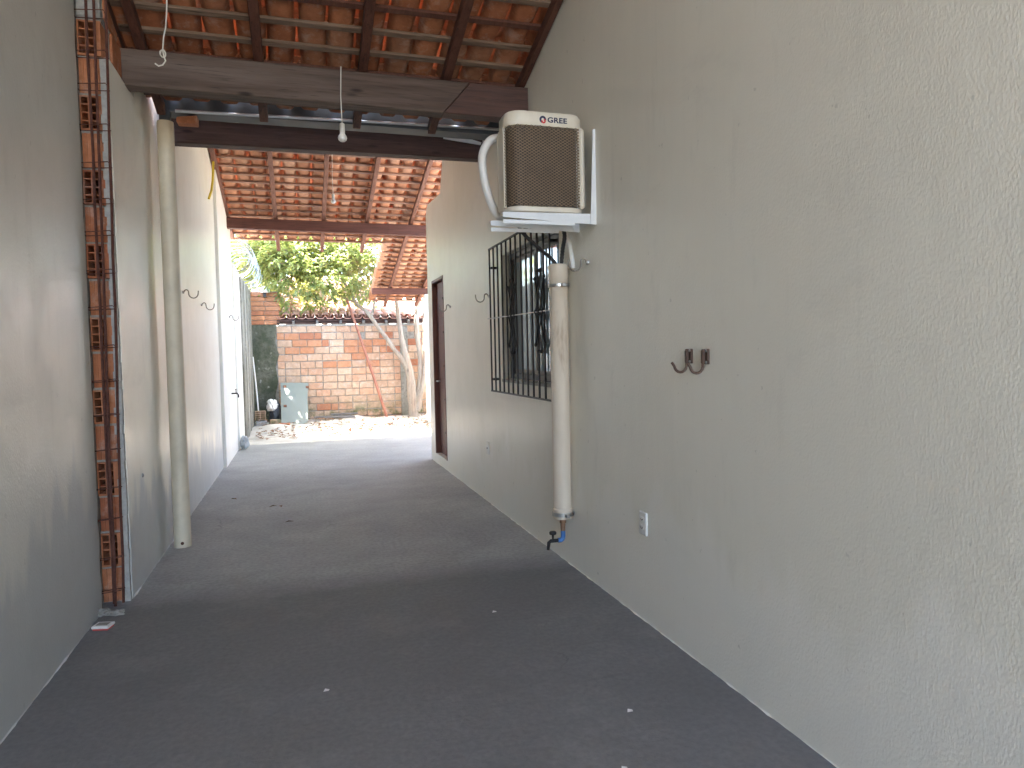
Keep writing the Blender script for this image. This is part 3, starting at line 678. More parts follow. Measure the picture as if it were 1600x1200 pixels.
# ================================================================== window bars, pipe, air conditioner
def grille():
    g = thing('window_grille', (1.585, 5.06, 1.055), 'black iron bar grille with scroll ornaments bolted over the right window', 'window bars')
    n = 13; ya, yb = 5.82, 4.32; z0, z1 = 1.062, 2.275; X = 1.585
    ys = [ya+(yb-ya)*k/(n-1) for k in range(n)]
    for y in ys: MB().box(X-.006, X+.006, y-.006, y+.006, z0, z1).build('bar', 'iron_black', g)
    for z in (z0, z1): MB().box(X-.0075, X+.0075, yb-.012, ya+.012, z-.006, z+.006).build('rail', 'iron_black', g)
    for y in (ya-.02, yb+.02):
        for z in (z0+.10, z1-.16): MB().box(X+.006, XR+.004, y-.012, y+.012, z-.010, z+.010).build('wall_lug', 'iron_black', g)
    for k0 in (5, 10):
        yc = (ys[k0]+ys[k0+1])/2-.0; zc = 1.665
        if k0 == 5: yc = ys[5]-.045
        for s in (-1, 1):
            pts = [(X-.010, yc+s*(.014+.085*abs(t)**1.6), zc+.225*t) for t in [q/10-1 for q in range(21)]]
            sc = MB().tube(pts, .0052, 6).build('scroll', 'iron_black', g, smooth=True)
            p2 = [(X-.016, yc+s*(.088*(1-abs(t))**1.2-.012), zc+.165*t) for t in [q/10-1 for q in range(21)]]
            MB().tube(p2, .0045, 6).build('lozenge', 'iron_black', g, smooth=True)
            for u in (-1, 1):
                MB().lathe([(.004, -.014), (.009, -.008), (.011, 0), (.009, .008), (.004, .014)], (X-.010, yc+s*.099, zc+u*.228), 8).build('ball', 'iron_black', sc, smooth=True)
                MB().lathe([(.004, -.014), (.011, -.008), (.013, 0), (.011, .008), (.004, .014)], (X-.010, yc+s*.026, zc+u*.275), 8).build('ball', 'iron_black', sc, smooth=True)
                MB().tube([(X-.012, yc+s*.006, zc+u*.16), (X-.010, yc+s*.026, zc+u*.275)], .006, 6).build('tip', 'iron_black', sc)
            MB().lathe([(.003, -.014), (.009, -.008), (.010, 0), (.009, .008), (.003, .014)], (X-.016, yc+s*.080, zc), 8).build('collar', 'iron_black', g, smooth=True)
        MB().lathe([(.004, -.02), (.018, -.01), (.020, 0), (.018, .01), (.004, .02)], (X-.010, yc, zc), 10).build('centre_boss', 'iron_black', g, smooth=True)
    MB().tube([(X-.016, ya+.03, 1.683), (X-.016, yb+.0, 1.658)], .0045, 6).build('tie_rod', 'steel', g, smooth=True)
grille()
def pipe():
    X, Y = 1.578, 4.145; p = thing('drain_pipe', (X, Y, .12), 'cream vertical drain pipe clamped to the right wall with a small tap below', 'pipe')
    R = .0585
    MB().lathe([(R, .372), (R, 1.84), (R+.004, 1.845), (R+.005, 1.90), (R+.008, 1.91), (R+.008, 1.922), (R+.003, 1.932), (R-.006, 1.932), (R-.008, 1.80)], (X, Y, 0), 28).build('shaft', 'pvc', p, smooth=True)
    MB().lathe([(.030, .318), (R+.002, .322), (R+.006, .335), (R+.006, .385), (R+.001, .390)], (X, Y, 0), 28).build('end_cap', 'pvc', p, smooth=True)
    for z, h in ((1.80, .009), (.352, .012)):
        c = MB().lathe([(R+.007, -h), (R+.009, -h), (R+.009, h), (R+.007, h)], (X, Y, z), 28).build('clamp', 'steel', p, smooth=True)
        MB().box(X-.012, X+.012, Y-R-.042, Y-R-.002, z-.011, z+.011).build('clamp_lug', 'steel', c, bevel=.003)
        MB().box(X+.02, XR+.003, Y-.012, Y+.012, z-.008, z+.008).build('clamp_foot', 'steel', c)
    MB().lathe([(.019, .318), (.021, .30), (.021, .292), (.017, .288), (.015, .235)], (X, Y, 0), 14).build('nipple', 'copper', p, smooth=True)
    el = [(X, Y, .24), (X, Y, .215)]+[(X-.02+.02*math.cos(a), Y+.00, .205-.025*math.sin(a)) for a in (0, .4, .8, 1.2, 1.57)]+[(X-.035, Y, .18)]
    MB().tube(el, .0155, 12).build('elbow', 'blue_pvc', p, smooth=True)
    t = MB(); t.tube([(X-.03, Y, .18), (X-.085, Y, .18), (X-.098, Y, .17), (X-.104, Y, .125)], [.012, .012, .012, .009], 10); tp = t.build('tap', 'iron_black', p, smooth=True)
    MB().lathe([(.006, 0), (.008, .03), (.022, .034), (.024, .045), (.020, .052), (.004, .054)], (X-.07, Y, .188), 12).build('handle', 'iron_black', tp, smooth=True)
pipe()
def rrect(cx, cy, hx, hy, r, n=6):
    out = []
    for sx, sy, a0 in ((1, 1, 0), (-1, 1, PI/2), (-1, -1, PI), (1, -1, 3*PI/2)):
        for k in range(n+1):
            a = a0+PI/2*k/n; out.append((cx+sx*(hx-r)+r*math.cos(a), cy+sy*(hy-r)+r*math.sin(a)))
    return out
def ac():
    x0, x1, y0, y1 = 1.140, 1.600, 3.735, 3.985; z0, z1 = 2.165, 2.735
    cx, cy, hx, hy = (x0+x1)/2, (y0+y1)/2, (x1-x0)/2, (y1-y0)/2
    a = thing('air_conditioner', (cx, cy, z0), 'boxy white outdoor air conditioner with brown mesh guard on the right wall', 'air conditioner')
    def ring(b, polys):
        n = len(polys[0][0]); vs = []
        for poly, z in polys: vs += [(p[0], p[1], z) for p in poly]
        fs = [(i*n+k, i*n+(k+1) % n, (i+1)*n+(k+1) % n, (i+1)*n+k) for i in range(len(polys)-1) for k in range(n)]
        fs += [tuple(range(n))[::-1], tuple(range((len(polys)-1)*n, len(polys)*n))]; b.add(vs, fs)
    R = lambda d, r: rrect(cx, cy, hx-d, hy-d, r)
    b = MB(); ring(b, [(R(.004, .085), z1-.085), (R(0, .088), z1-.080), (R(0, .088), z1-.022), (R(.010, .08), z1-.006), (R(.03, .07), z1)])
    top = b.build('top_cover', 'ac_white', a, smooth=True)
    b = MB(); ring(b, [(R(.012, .08), z0+.004), (R(.0, .088), z0+.010), (R(0, .088), z0+.034), (R(.010, .08), z0+.040)]); b.build('base_pan', 'ac_white', a, smooth=True)
    b = MB(); ring(b, [(R(.024, .07), z0+.04), (R(.024, .07), z1-.085)]); b.build('coil_core', 'ac_core', a, smooth=True)
    # corner posts
    for (sx, sy, w) in ((1, -1, .040), (-1, 1, .05), (1, 1, .05)):
        px, py = cx+sx*hx, cy+sy*hy
        MB().box(min(px, px-sx*w), max(px, px-sx*w), min(py, py-sy*.05)+.002, max(py, py-sy*.05)-.002, z0+.036, z1-.078).build('corner_post', 'ac_white', a, bevel=.014)
    MB().box(x0-.004, x0+.012, y0+.085, y0+.118, z0+.036, z1-.078).build('corner_post', 'ac_white', a, bevel=.004)
    MB().box(x0-.002, x0+.006, y0+.118, y1-.05, z0+.036, z1-.078).build('side_panel', 'ac_white', a, bevel=.003)
    MB().box(x0+.05, x1-.05, y1-.006, y1+.002, z0+.036, z1-.078).build('rear_panel', 'ac_white', a, bevel=.003)
    # diamond mesh: two families of thin strips wrapped on the front face and the rounded left corner
    path = []
    rc = .085
    for k in range(0, 13):                       # left corner from facing -X to facing -Y
        t = PI+PI/2*k/12; path.append((x0+rc+rc*math.cos(t), y0+rc+rc*math.sin(t)))
    path.append((x1-.036, y0))
    cum = [0]
    for i in range(1, len(path)): cum.append(cum[-1]+math.dist(path[i], path[i-1]))
    def at(s):
        s = max(0, min(cum[-1], s))
        for i in range(1, len(path)):
            if s <= cum[i]:
                f = (s-cum[i-1])/(cum[i]-cum[i-1]); return path[i-1][0]+(path[i][0]-path[i-1][0])*f, path[i-1][1]+(path[i][1]-path[i-1][1])*f
    T = cum[-1]; H0, H1 = z0+.04, z1-.085; mb = MB(); sl = .62; st = .0165; wd = .0021
    for sg in (1, -1):
        k = -int((H1-H0)/st)-40
        for kk in range(-int(T*sl/st)-2, int((H1-H0+T*sl)/st)+3):
            off = H0+kk*st; pts = []
            nS = 26
            for q in range(nS+1):
                s = T*q/nS; z = off+sl*s if sg > 0 else off+sl*T-sl*s-(T*sl)
                z = off+sl*s if sg > 0 else off-sl*s
                if H0-.004 <= z <= H1+.004:
                    x, y = at(s); pts.append((x, y+.003+.002*sg*0, z))
            if len(pts) > 1:
                vs = []
                for (x, y, z) in pts: vs += [(x, y+.0005*sg, z-wd), (x, y+.0005*sg, z+wd)]
                mb.add(vs, [(2*i, 2*i+2, 2*i+3, 2*i+1) for i in range(len(pts)-1)])
    tag(mb.build('mesh_guard', 'ac_mesh', a), kind='stuff')
    # brand lettering and emblem on the top band
    def text(s, x, z, size):
        cu = bpy.data.curves.new('brand_lettering', 'FONT'); cu.body = s; cu.size = size; cu.extrude = .0012; cu.offset = .0010; cu.space_character = 1.05
        o = bpy.data.objects.new('tmp', cu); COL.objects.link(o)
        bpy.context.view_layer.update(); me = bpy.data.meshes.new_from_object(o.evaluated_get(bpy.context.evaluated_depsgraph_get())); bpy.data.objects.remove(o)
        me.materials.clear(); me.materials.append(M['logo_navy']); q = bpy.data.objects.new('brand_lettering', me); COL.objects.link(q)
        q.parent = top; q.location = V((x, y0-.0015, z))-wl(top); q.rotation_euler = (PI/2, 0, 0); q.scale = (1.22, 1, 1)
    zl = z1-.066
    text('GREE', x0+.232, zl+.002, .040)
    def disc(cx_, cz, r, a0, a1, r2, m, nm, yy):
        b = MB(); n = 18; o = [(cx_+r*math.cos(a0+(a1-a0)*k/n), cz+r*math.sin(a0+(a1-a0)*k/n)) for k in range(n+1)]; i_ = [(cx_+r2*math.cos(a1-(a1-a0)*k/n), cz+r2*math.sin(a1-(a1-a0)*k/n)) for k in range(n+1)]
        b.prism(o+i_, yy, yy+.002, 'XZ'); b.build(nm, m, top)
    disc(x0+.205, zl+.015, .020, math.radians(-10), math.radians(250), .0085, 'logo_navy', 'emblem_arc', y0-.0025)
    disc(x0+.209, zl+.006, .013, math.radians(-200), math.radians(80), .0045, 'logo_red', 'emblem_dot', y0-.0035)
    # brackets
    for y, l in ((3.715, 'near white wall bracket arm holding up the air conditioner'), (3.97, 'far white wall bracket arm behind, under the air conditioner')):
        k = thing('wall_bracket', (XR, y, 2.10), l, 'bracket', 'air conditioner brackets')
        MB().prism([(XR-.036, 2.105), (XR+.001, 2.105), (XR+.001, 2.64), (XR-.014, 2.64)], y-.018, y-.014, 'XZ').add([(XR-.003, y-.014, 2.105), (XR+.001, y-.014, 2.105), (XR+.001, y+.02, 2.105), (XR-.003, y+.02, 2.105), (XR-.003, y-.014, 2.64), (XR+.001, y-.014, 2.64), (XR+.001, y+.02, 2.64), (XR-.003, y+.02, 2.64)],
             [(0,3,2,1),(4,5,6,7),(0,1,5,4),(1,2,6,5),(2,3,7,6),(3,0,4,7)]).build('upright', 'ac_bracket', k)
        ar = MB(); ar.prism([(1.09, 2.128), (XR-.037, 2.105), (XR-.037, 2.160), (1.09, 2.152)], y-.018, y-.014, 'XZ'); ar.prism([(1.09, 2.152), (XR-.037, 2.160), (XR-.037, 2.164), (1.09, 2.156)], y-.018, y+.022, 'XZ'); ar.build('arm', 'ac_bracket', k)
        MB().box(1.085, XR-.14, y-.038, y-.034, 2.090, 2.112).build('lower_strip', 'ac_bracket', k) if y < 4 else None
    # drain hoses and wrapped pipes
    def hose(pts, r, m, label, nm='hose', cat='hose', rib=False):
        P = [V(p) for p in pts]; f = []
        for i in range(len(P)-1):
            a0 = P[max(i-1, 0)]; b0 = P[i]; c0 = P[i+1]; d0 = P[min(i+2, len(P)-1)]
            for k in range(10):
                t = k/10; f.append(.5*((2*b0)+(c0-a0)*t+(2*a0-5*b0+4*c0-d0)*t*t+(3*b0-a0-3*c0+d0)*t**3))
        f.append(P[-1]); MB().tube(f, [r*(1.12 if (i % 2 and rib) else .95) for i in range(len(f))], 10).build(nm, m, smooth=True, label=label, cat=cat)
    hose([(1.26, 3.95, 2.17), (1.31, 4.06, 2.12), (1.42, 4.08, 2.03), (1.53, 4.11, 1.955), (1.562, 4.13, 1.90), (1.565, 4.14, 1.80)], .011, 'black_rubber', 'black drain hose curving from the air conditioner into the cream pipe', rib=True)
    hose([(1.54, 4.0, 2.17), (1.575, 4.02, 2.10), (1.592, 4.10, 2.02), (1.594, 4.135, 1.92), (1.594, 4.14, 1.80)], .012, 'black_rubber', 'black wrapped tube dropping straight into the cream pipe behind the hose', rib=True)
    hose([(1.60, 4.16, 2.30), (1.61, 4.14, 2.16), (1.618, 4.06, 2.06), (1.622, 4.03, 1.97), (1.635, 4.04, 1.90)], .016, 'white_plastic', 'white plastic tube squeezed against the wall above the cream pipe')
    hose([(1.30, 4.0, 2.60), (1.22, 4.05, 2.66), (1.14, 4.09, 2.66), (1.095, 4.12, 2.58), (1.10, 4.13, 2.46), (1.13, 4.12, 2.32), (1.17, 4.07, 2.21), (1.21, 4.0, 2.19)], .027, 'white_plastic', 'thick white insulated pipe looping behind the air conditioner', nm='insulated_pipe', cat='pipe')
ac()

# ================================================================== back yard
def back_wall():
    w = thing('brick_wall', (1.0, 15.05, 0), 'back boundary wall of pale hollow bricks behind the tree', 'wall')
    MB().box(-.93, 3.5, 15.03, 15.14, -.1, 2.03).build('mortar_core', 'mortar_dark', w)
    kinds = []
    for nm in ('brick_pale', 'brick_orange'):
        for L in (.282, .135):
            b = MB(); b.box(-L/2, L/2, -.045, .045, -.067, .067); kinds.append(b.mesh('brick', nm, bevel=.006))
    rows = 14; rnd = random.Random(3)
    for r in range(rows):
        z = -.02+.0735+r*.1475; x = -.43+(.0 if r % 2 else .15)*1.0+rnd.uniform(-.03, .03)
        if r % 2 == 0 and x > -.40: x -= .0
        first = True
        xs = -.43
        while xs < 3.45:
            short = first and r % 2 == 0 or rnd.random() < .14
            L = .135 if short else .282
            p = .62 if r in (11, 12) else .40 if r == 10 else .07
            if 2.05 < xs < 2.22: xs += .01
            if xs+L > 3.48: break
            or_ = rnd.random() < p
            me = kinds[(2 if or_ else 0)+(1 if short else 0)]
            if rnd.random() > .015:
                inst('brick', me, w, (xs+L/2, 15.062+rnd.uniform(-.009, .007), z+rnd.uniform(-.005, .005)), (rnd.uniform(-.02, .02), rnd.uniform(-.022, .022), rnd.uniform(-.025, .025)))
            xs += L+.013; first = False
    MB().box(2.06, 2.23, 14.985, 15.10, -.1, 2.02).build('concrete_pillar', 'stained', w, bevel=.01)
    # mossy plaster corner and the taller wall above it
    mb = MB(); prof = [(-.92, -.1), (-.47, -.1), (-.44, .3), (-.50, .62), (-.43, .9), (-.47, 1.2), (-.40, 1.45), (-.46, 1.7), (-.43, 2.06), (-.92, 2.06)]
    mb.prism(prof, 14.985, 15.1, 'XZ'); mb.build('mossy_plaster', 'mossy', w, bevel=.006)
    MB().box(-.92, -.37, 15.03, 15.14, 2.06, 2.74).build('upper_core', 'mortar_dark', w)
    km = MB().box(-.14, .14, -.045, .045, -.042, .042).mesh('brick', 'brick_orange', bevel=.006)
    for r in range(7):
        for i in range(2):
            inst('brick', km, w, (-.775+i*.29+(.0 if r % 2 else -.03), 15.05+rnd.uniform(-.006, .006), 2.11+r*.095), (0, rnd.uniform(-.02, .02), rnd.uniform(-.02, .02)))
    cp = MB(); n = 26
    for k in range(n):
        x0 = -.40+3.9*k/n; cp.box(x0, x0+3.9/n-.001, 15.0+.008*rnd.random(), 15.13, 2.03, 2.055+.03*rnd.random())
    cp.build('mortar_cap', 'plaster_raw', w)
back_wall()
def neighbour():
    n = thing('neighbour_roof', (1.5, 15.2, 2.08), 'pale pink tile roof of the neighbour rising behind the brick wall', 'roof')
    for z, y in ((2.075, 14.97), (2.128, 14.99), (2.178, 15.02)):
        MB().box(-.42, 3.6, y, y+.04, z, z+.034).build('batten', 'wood_dark', n)
    MB().box(-.42, 3.6, 15.10, 15.13, 2.086, 2.22).build('soffit_shade_board', 'wood_dark', n)  # dark board added to stand in for shade under the eave
    for k in range(9):
        x = -.1+k*.47
        MB().bar((x, 14.93, 2.10), (x, 16.2, 2.10+.33), .05, .07).build('rafter_end', 'old_plank', n)
    cm = tile_mesh('channel_tile', 'tile_far', True); km = tile_mesh('cover_tile', 'tile_far', False); b = MB(); ang = math.atan(.26)
    for i in range(22):
        for j in range(13):
            for me, dx, dz in ((cm, 0, 0), (km, .095, .043)):
                y = 15.20+j*.40; z = 2.175+.26*(y-15.0)
                mt = Matrix.Translation((-.33+i*.19+dx, y, z+dz)) @ Euler((ang-.03, 0, random.uniform(-.04, .04))).to_matrix().to_4x4()
                b.add([mt @ v.co for v in me.vertices], [tuple(p.vertices) for p in me.polygons])
    tag(b.build('tile_field', 'tile_far', n, smooth=True), kind='stuff')
neighbour()

def leafmesh(mb, p, d, up, L, Wd):
    d = d.normalized(); s = d.cross(up)
    if s.length < 1e-3: s = d.orthogonal()
    s.normalize(); n = s.cross(d)
    a = p; b_ = p+d*L*.5-n*.01*L; c = p+d*L-n*.12*L
    l = p+d*L*.45+s*Wd+n*Wd*.35; r = p+d*L*.45-s*Wd+n*Wd*.35
    mb.add([a, l, c, r, b_], [(0, 4, 1), (4, 2, 1), (0, 3, 4), (4, 3, 2)])
def crown(mb, blobs, nclump, rnd, leaf=(.09, .16), per=(9, 15), twig=None):
    for _ in range(nclump):
        (c, r) = rnd.choices(blobs, weights=[b[1][0]*b[1][1]*b[1][2] for b in blobs])[0]
        while True:
            q = V((rnd.uniform(-1, 1), rnd.uniform(-1, 1), rnd.uniform(-1, 1)))
            if .15 < q.length < 1: break
        p = V(c)+V((q.x*r[0], q.y*r[1], q.z*r[2])); ax = V((q.x, q.y, q.z*.5+.1)).normalized()
        if twig is not None: twig.tube([p-ax*.25, p+ax*.05], [.006, .003], 4, False)
        for k in range(rnd.randint(*per)):
            d = (ax*.5+V((rnd.uniform(-1, 1), rnd.uniform(-1, 1), rnd.uniform(-.8, .35)))).normalized()
            pp = p+V((rnd.uniform(-.09, .09), rnd.uniform(-.09, .09), rnd.uniform(-.07, .07)))
            leafmesh(mb, pp, d, V((rnd.uniform(-.4, .4), rnd.uniform(-.4, .4), 1)), rnd.uniform(*leaf), rnd.uniform(.026, .042))
def trees():
    rnd = random.Random(11)
    t = thing('forked_tree', (2.29, 14.75, 0), 'pale forked tree in the sandy yard leaning over the brick wall', 'tree')
    tr = MB(); Y = 14.75
    def stem(pts, rr):
        P = [V((p[0]*1.046, p[1], 1.38+(p[2]-1.38)*1.046+.06)) for p in pts]; f = []; R = []
        for i in range(len(P)-1):
            a0 = P[max(i-1, 0)]; b0 = P[i]; c0 = P[i+1]; d0 = P[min(i+2, len(P)-1)]
            for k in range(6):
                u = k/6; q = .5*((2*b0)+(c0-a0)*u+(2*a0-5*b0+4*c0-d0)*u*u+(3*b0-a0-3*c0+d0)*u**3)
                f.append(q+V((mnoise.noise(q*3)*.02, mnoise.noise(q*3+V((5, 0, 0)))*.02, 0))); R.append((rr[i]+(rr[i+1]-rr[i])*u)*(.82+.12*mnoise.noise(q*9)))
        f.append(P[-1]); R.append(rr[-1]); tr.tube(f, R, 12)
    stem([(2.20, Y, -.05), (2.17, Y, .3), (2.12, Y, 1.0), (2.05, Y-.02, 1.30), (1.97, Y, 1.75), (1.90, Y+.05, 2.35), (1.83, Y+.15, 3.1), (1.75, Y+.3, 3.9)], [.16, .125, .105, .085, .06, .052, .045, .03])
    stem([(2.12, Y, .95), (1.98, Y-.02, 1.24), (1.80, Y, 1.48), (1.62, Y+.03, 1.76), (1.44, Y+.08, 2.02), (1.30, Y+.12, 2.22), (1.13, Y+.2, 2.38), (.95, Y+.3, 2.74), (.70, Y+.28, 3.2), (.3, Y+.35, 3.7)], [.07, .065, .056, .054, .05, .044, .04, .034, .028, .016])
    stem([(1.38, Y+.1, 2.10), (1.46, Y+.15, 2.35), (1.53, Y+.2, 2.75), (1.5, Y+.3, 3.3)], [.04, .03, .026, .016])
    stem([(2.20, Y+.02, .15), (2.33, Y+.03, .75), (2.34, Y+.02, 1.35), (2.28, Y, 1.95), (2.34, Y+.03, 2.4), (2.43, Y+.08, 2.9), (2.5, Y+.2, 3.6)], [.10, .078, .062, .066, .060, .052, .03])
    stem([(2.25, Y-.03, .2), (2.40, Y-.04, .9), (2.45, Y, 1.6), (2.44, Y+.03, 2.3)], [.08, .055, .05, .035])
    stem([(1.15, Y+.2, 2.4), (.8, Y+.35, 2.55), (.35, Y+.28, 2.75), (-.1, Y+.3, 3.0)], [.03, .024, .018, .01])
    tr.build('trunk', 'bark', t, smooth=True)
    c = MB(); tw = MB()
    crown(c, [((.45, 14.75, 3.35), (1.45, .75, .75)), ((-.25, 14.9, 3.55), (.85, .7, .65)), ((1.25, 14.7, 3.2), (.7, .6, .7)), ((.9, 14.9, 4.1), (1.9, .7, .4)), ((.35, 14.7, 2.80), (1.0, .35, .42)), ((-1.2, 15.6, 3.5), (.7, .6, .8)), ((-.6, 12.7, 4.9), (1.6, 1.0, .45)), ((1.3, 13.2, 5.0), (1.4, .9, .45))], 760, rnd, leaf=(.11, .19), twig=tw)  # last two blobs sit out of view overhead, added to shade the yard
    crown(c, [((.3, 14.95, 3.5), (1.7, .6, .45)), ((.2, 15.2, 2.75), (1.2, .25, .45))], 200, rnd, leaf=(.11, .18), twig=tw)
    crown(c, [((-1.25, 13.9, 4.75), (.9, .8, .35))], 120, rnd, leaf=(.11, .19), twig=tw)  # unseen overhead clump added to keep sun off the metal sheet
    crown(c, [((-1.15, 16.0, 3.55), (.6, .5, .65)), ((-.6, 15.8, 3.2), (.5, .4, .5))], 110, rnd, leaf=(.11, .18), twig=tw)
    tag(c.build('crown', 'leaf', t), kind='stuff'); tag(tw.build('twigs', 'bark', t), kind='stuff')
    s = thing('yard_shrub', (.6, 16.4, 1.8), 'yellow-green leafy tree growing over the neighbour roof behind the wall', 'tree')
    c = MB(); tw = MB()
    crown(c, [((.25, 15.9, 2.62), (.95, .45, .42)), ((1.35, 15.7, 2.45), (.75, .35, .38)), ((-.2, 16.6, 3.3), (.9, .6, .7)), ((1.0, 16.8, 3.2), (1.3, .6, .6)), ((.4, 17.5, 4.2), (2.2, .9, .9))], 520, rnd, leaf=(.10, .17), twig=tw)
    tag(c.build('crown', 'leaf_back', s), kind='stuff'); tag(tw.build('twigs', 'bark', s), kind='stuff')
    tk = MB(); tk.tube([(.6, 16.4, 1.7), (.55, 16.4, 2.4), (.4, 16.5, 3.2), (.2, 16.7, 4.0)], [.07, .06, .045, .02], 8); tk.build('trunk', 'bark', s, smooth=True)
trees()
def yard_things():
    MB().tube([(1.72, 14.72, .07), (1.5, 14.8, .85), (1.26, 14.86, 1.65), (1.01, 14.92, 2.48), (.98, 14.93, 2.56)], [.030, .029, .027, .026, .024], 10).build('leaning_pole', 'pole_wood', smooth=True, label='reddish wooden pole leaning against the brick wall beside the tree', cat='pole')
    # grey metal sheet
    s = thing('metal_sheet', (-.12, 14.4, 0), 'grey-green metal cabinet door leaning on the brick wall with rust squares', 'metal sheet')
    def P(u, v): return V((-.385+.53*u, 14.30+.55*v+.0*u, .03+.86*v))
    out = [(0, 0), (.93, -.01), (.97, .35), (.96, .62), (1.02, .98), (0, 1.0)]
    f = [P(*q) for q in out]; bk = [p+V((0, .03, -.004)) for p in f]; n = len(f)
    MB().add(f+bk, [tuple(range(n)), tuple(range(n, 2*n))[::-1]]+[(i, (i+1) % n, (i+1) % n+n, i+n) for i in range(n)]).build('panel', 'sheet_metal', s)
    for u, v in ((.15, .91), (.15, .47), (.14, .05), (.97, .88)):
        c = P(u, v)+V((0, -.006, 0)); MB().obox(c, (.030, 0, 0), (0, -.006, .003), (0, .012, .022)).build('rust_plate', 'rust_patch', s, bevel=.003)
    # bags, blocks, broom
    def lump(name, c, r, m, label, cat, seed, amp=.25):
        bm = bmesh.new(); bmesh.ops.create_icosphere(bm, subdivisions=4, radius=1)
        vs = []
        for v in bm.verts:
            p = v.co.copy(); k = 1+amp*mnoise.noise(p*1.8+V((seed, 0, 0)))+amp*.5*mnoise.noise(p*4.5+V((0, seed, 0)))+amp*.25*abs(mnoise.noise(p*9))
            vs.append(V(c)+V((p.x*r[0]*k, p.y*r[1]*k, max(p.z*r[2]*k, -r[2]*.8))))
        fs = [tuple(v.index for v in f.verts) for f in bm.faces]; bm.free()
        return MB().add(vs, fs).build(name, m, smooth=True, label=label, cat=cat)
    lump('rubbish_bag', (-.50, 14.72, .25), (.13, .12, .25), 'bag_black', 'dark plastic rubbish bag slumped between metal sheet and blocks', 'bag', 3)
    lump('paper_bag', (-.55, 14.66, .44), (.10, .09, .13), 'paper', 'crumpled white bag lying on top of the dark rubbish bag', 'bag', 9, .4)
    lump('tied_bag', (-.845, 11.33, .10), (.062, .075, .105), 'bag_grey', 'grey tied plastic bag at the foot of the short white wall', 'bag', 5, .3)
    def hollow(x, y, z, rz, label):
        k = thing('hollow_block', (x, y, z), label, 'block', 'loose blocks in the yard'); b = MB()
        for zz in (0, .04, .08, .12, .16): b.box(-.10, .10, -.09, .09, zz, zz+.012)
        for xx in (-.10, -.006, .088): b.box(xx, xx+.012, -.089, .089, .001, .171)
        b.box(-.095, .095, .05, .088, .002, .17); o = b.build('shell', 'brick_pale', k); o.location = (0, 0, .086); k.rotation_euler.z = rz
    hollow(-.775, 14.45, .19, .1, 'hollow block with open holes on top of the left rubble heap')
    for x, y, z, rz, m, l in ((-.76, 14.44, .05, .05, 'plaster_raw', 'grey mortar-covered block under the hollow block'), (-.50, 14.36, .07, .2, 'brick_pale', 'pale brick lying in front of the dark rubbish bag'), (-.33, 14.10, .01, -.3, 'brick_block', 'reddish broken brick on the sand below the metal sheet')):
        o = MB().box(-.105, .105, -.06, .06, 0, .12).build('loose_brick', m, bevel=.012, label=l, cat='brick', group='loose blocks in the yard'); o.location = (x, y, z); o.rotation_euler = (.05, .04, rz)
    MB().tube([(-.80, 14.62, .08), (-.845, 14.80, .75), (-.90, 14.96, 1.42)], .014, 8).build('broom_handle', 'paper', smooth=True, label='thin white stick leaning on the mossy plaster corner', cat='stick')
    for k, (x, y, z, L, rz) in enumerate(((.62, 14.82, .15, .75, .03), (.75, 14.70, .14, .60, -.06), (.85, 14.88, .19, .55, .08))):
        o = MB().box(-L/2, L/2, -.045, .045, 0, .022).build('old_plank', 'old_plank', bevel=.003, group='planks by the brick wall', cat='plank',
            label=('longest weathered plank lying flat at the foot of the brick wall', 'front weathered plank lying on the white sand', 'rear weathered plank lying highest against the bricks')[k]); o.location = (x, y, z); o.rotation_euler = (.1, 0, rz)
    lf = thing('flood_light', (-.64, 14.93, 2.66), 'small white round lamp on top of the tall orange brick corner', 'lamp')
    MB().lathe([(.02, 0), (.075, .01), (.085, .06), (.07, .11), (.03, .14)], (-.63, 14.94, 2.70), 14).build('head', 'white_plastic', lf, smooth=True)
    MB().box(-.66, -.60, 14.92, 14.98, 2.62, 2.70).build('base', 'black_rubber', lf)
    # razor wire coil
    rz = thing('razor_wire', (-.98, 13.1, 2.78), 'coil of bright razor wire running along the top of the left boundary wall', 'razor wire')
    b = MB(); pts = []; turns = 19; n = 26
    for k in range(turns*n+1):
        a = 2*PI*k/n; y = 11.45+3.6*k/(turns*n); r = .27+.03*math.sin(k*.13)
        pts.append((-.95+r*math.cos(a), y+.06*math.sin(a*.5+k*.01), 3.02+r*math.sin(a)*1.05))
    b.tube(pts, .0045, 4); b.build('coil', 'razor', rz)
    bb = MB()
    for k in range(0, len(pts)-1, 4):
        p = V(pts[k]); d = (V(pts[k+1])-p).normalized(); s = d.cross(V((0, 1, 0))); s.normalize()
        for sg in (1, -1): bb.add([p-d*.004, p+d*.03+s*sg*.016, p+d*.012, p-d*.026-s*sg*.016], [(0, 1, 2), (0, 2, 3)])
    tag(bb.build('barbs', 'razor', rz), kind='stuff')
    # dry leaves
    rnd = random.Random(5); mb = MB()
    for _ in range(800):
        x = rnd.uniform(-.8, 3.2); y = min(15.0, 12.25+abs(rnd.gauss(1.1, .9))); 
        z = .03+.10*max(0, min(1, (y-12.4)/2.4))+.02*rnd.random()
        leafmesh(mb, V((x, y, z)), V((rnd.uniform(-1, 1), rnd.uniform(-1, 1), rnd.uniform(-.1, .25))), V((rnd.uniform(-.3, .3), rnd.uniform(-.3, .3), 1)), rnd.uniform(.06, .13), rnd.uniform(.015, .03))
    mb.build('leaf_litter', 'dry_leaf', label='brown dry leaves scattered over the white sand', kind='stuff')
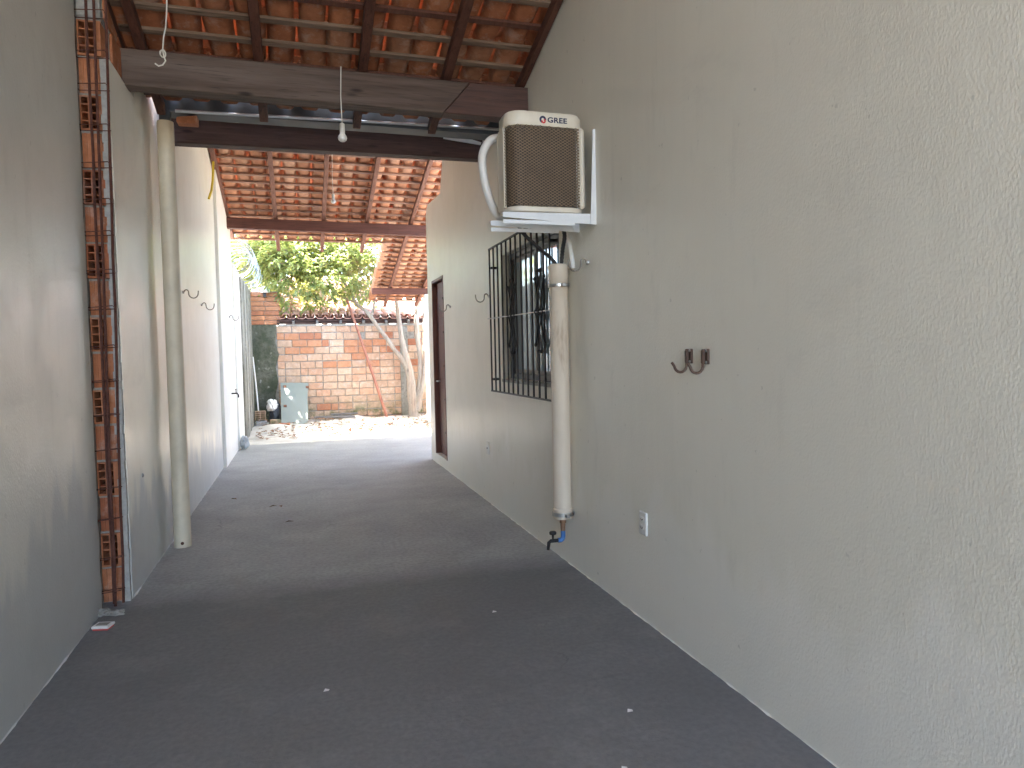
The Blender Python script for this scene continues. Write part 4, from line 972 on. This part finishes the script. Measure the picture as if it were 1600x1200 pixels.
    for x, y, a, l in ((-.319, 6.80, .3, 'larger brown dry leaf of the pair on the cement floor'), (-.206, 6.75, 1.9, 'smaller reddish dry leaf of the pair on the cement floor'), (-.637, 7.30, 2.4, 'pale dry leaf on the cement floor nearest the left wall'), (-.165, 6.11, .1, 'dark dry leaf alone on the cement floor before the pair')):
        m = MB(); leafmesh(m, V((x, y, .006)), V((math.cos(a), math.sin(a), .12)), V((0, .2, 1)), .075, .02); m.build('dry_leaf', 'dry_leaf', label=l, cat='leaf', group='dry leaves on the cement floor')
    # white plastic box and debris by the rebar
    bx = thing('food_box', (-1.02, 4.03, 0), 'small white plastic box with reddish rim on the floor below the rebar', 'box')
    o = MB().prism([(-.055, -.045), (.055, -.045), (.055, .045), (-.055, .045)], 0, .022, 'XY').build('tray', 'red_plastic', bx, bevel=.004); o.scale = (.72, .72, .5); o.location = (0, 0, .006); o.rotation_euler.z = -.25
    o = MB().prism([(-.060, -.050), (.060, -.050), (.060, .050), (-.060, .050)], 0, .008, 'XY').build('lid', 'white_plastic', bx, bevel=.003); o.scale = (.72, .72, 1.6); o.location = (0, 0, .017); o.rotation_euler.z = -.25
    q = MB().prism([(-.04, -.028), (.04, -.028), (.04, .028), (-.04, .028)], 0, .0015, 'XY').build('label_patch', 'mortar', bx); q.scale = (.7, .7, 1); q.location = (0, 0, .0245); q.rotation_euler.z = -.25
    for k, (x, y, s, l) in enumerate(((-1.07, 4.24, .035, 'dark mortar crumb at the foot of the rebar cage'), (-1.0, 4.22, .026, 'grey mortar crumb beside the rebar foot, nearer the floor'))):
        lump('mortar_crumb', (x, y, s*.5), (s*1.3, s, s*.6), 'mortar_dark' if k == 0 else 'mortar', l, 'rubble', 20+k, .5)
    for k, (x, y, l) in enumerate(((.06, 2.94, 'white paint flake in the middle of the dark floor'), (1.165, 2.38, 'white paint flake on the dark floor close to the right wall'), (.98, 2.05, 'white paint flake at the bottom edge of the dark floor'), (.95, 3.55, 'white paint flake on the dark floor below the power socket'))):
        MB().add([(x-.012, y-.006, .002), (x+.010, y-.010, .004), (x+.014, y+.006, .003), (x-.004, y+.010, .007), (x, y, .0015)], [(0, 1, 2, 3), (0, 4, 1), (1, 4, 2), (2, 4, 3), (3, 4, 0)]).build('paint_flake', 'paper', label=l, cat='paint flake', group='paint flakes on the floor')
yard_things()
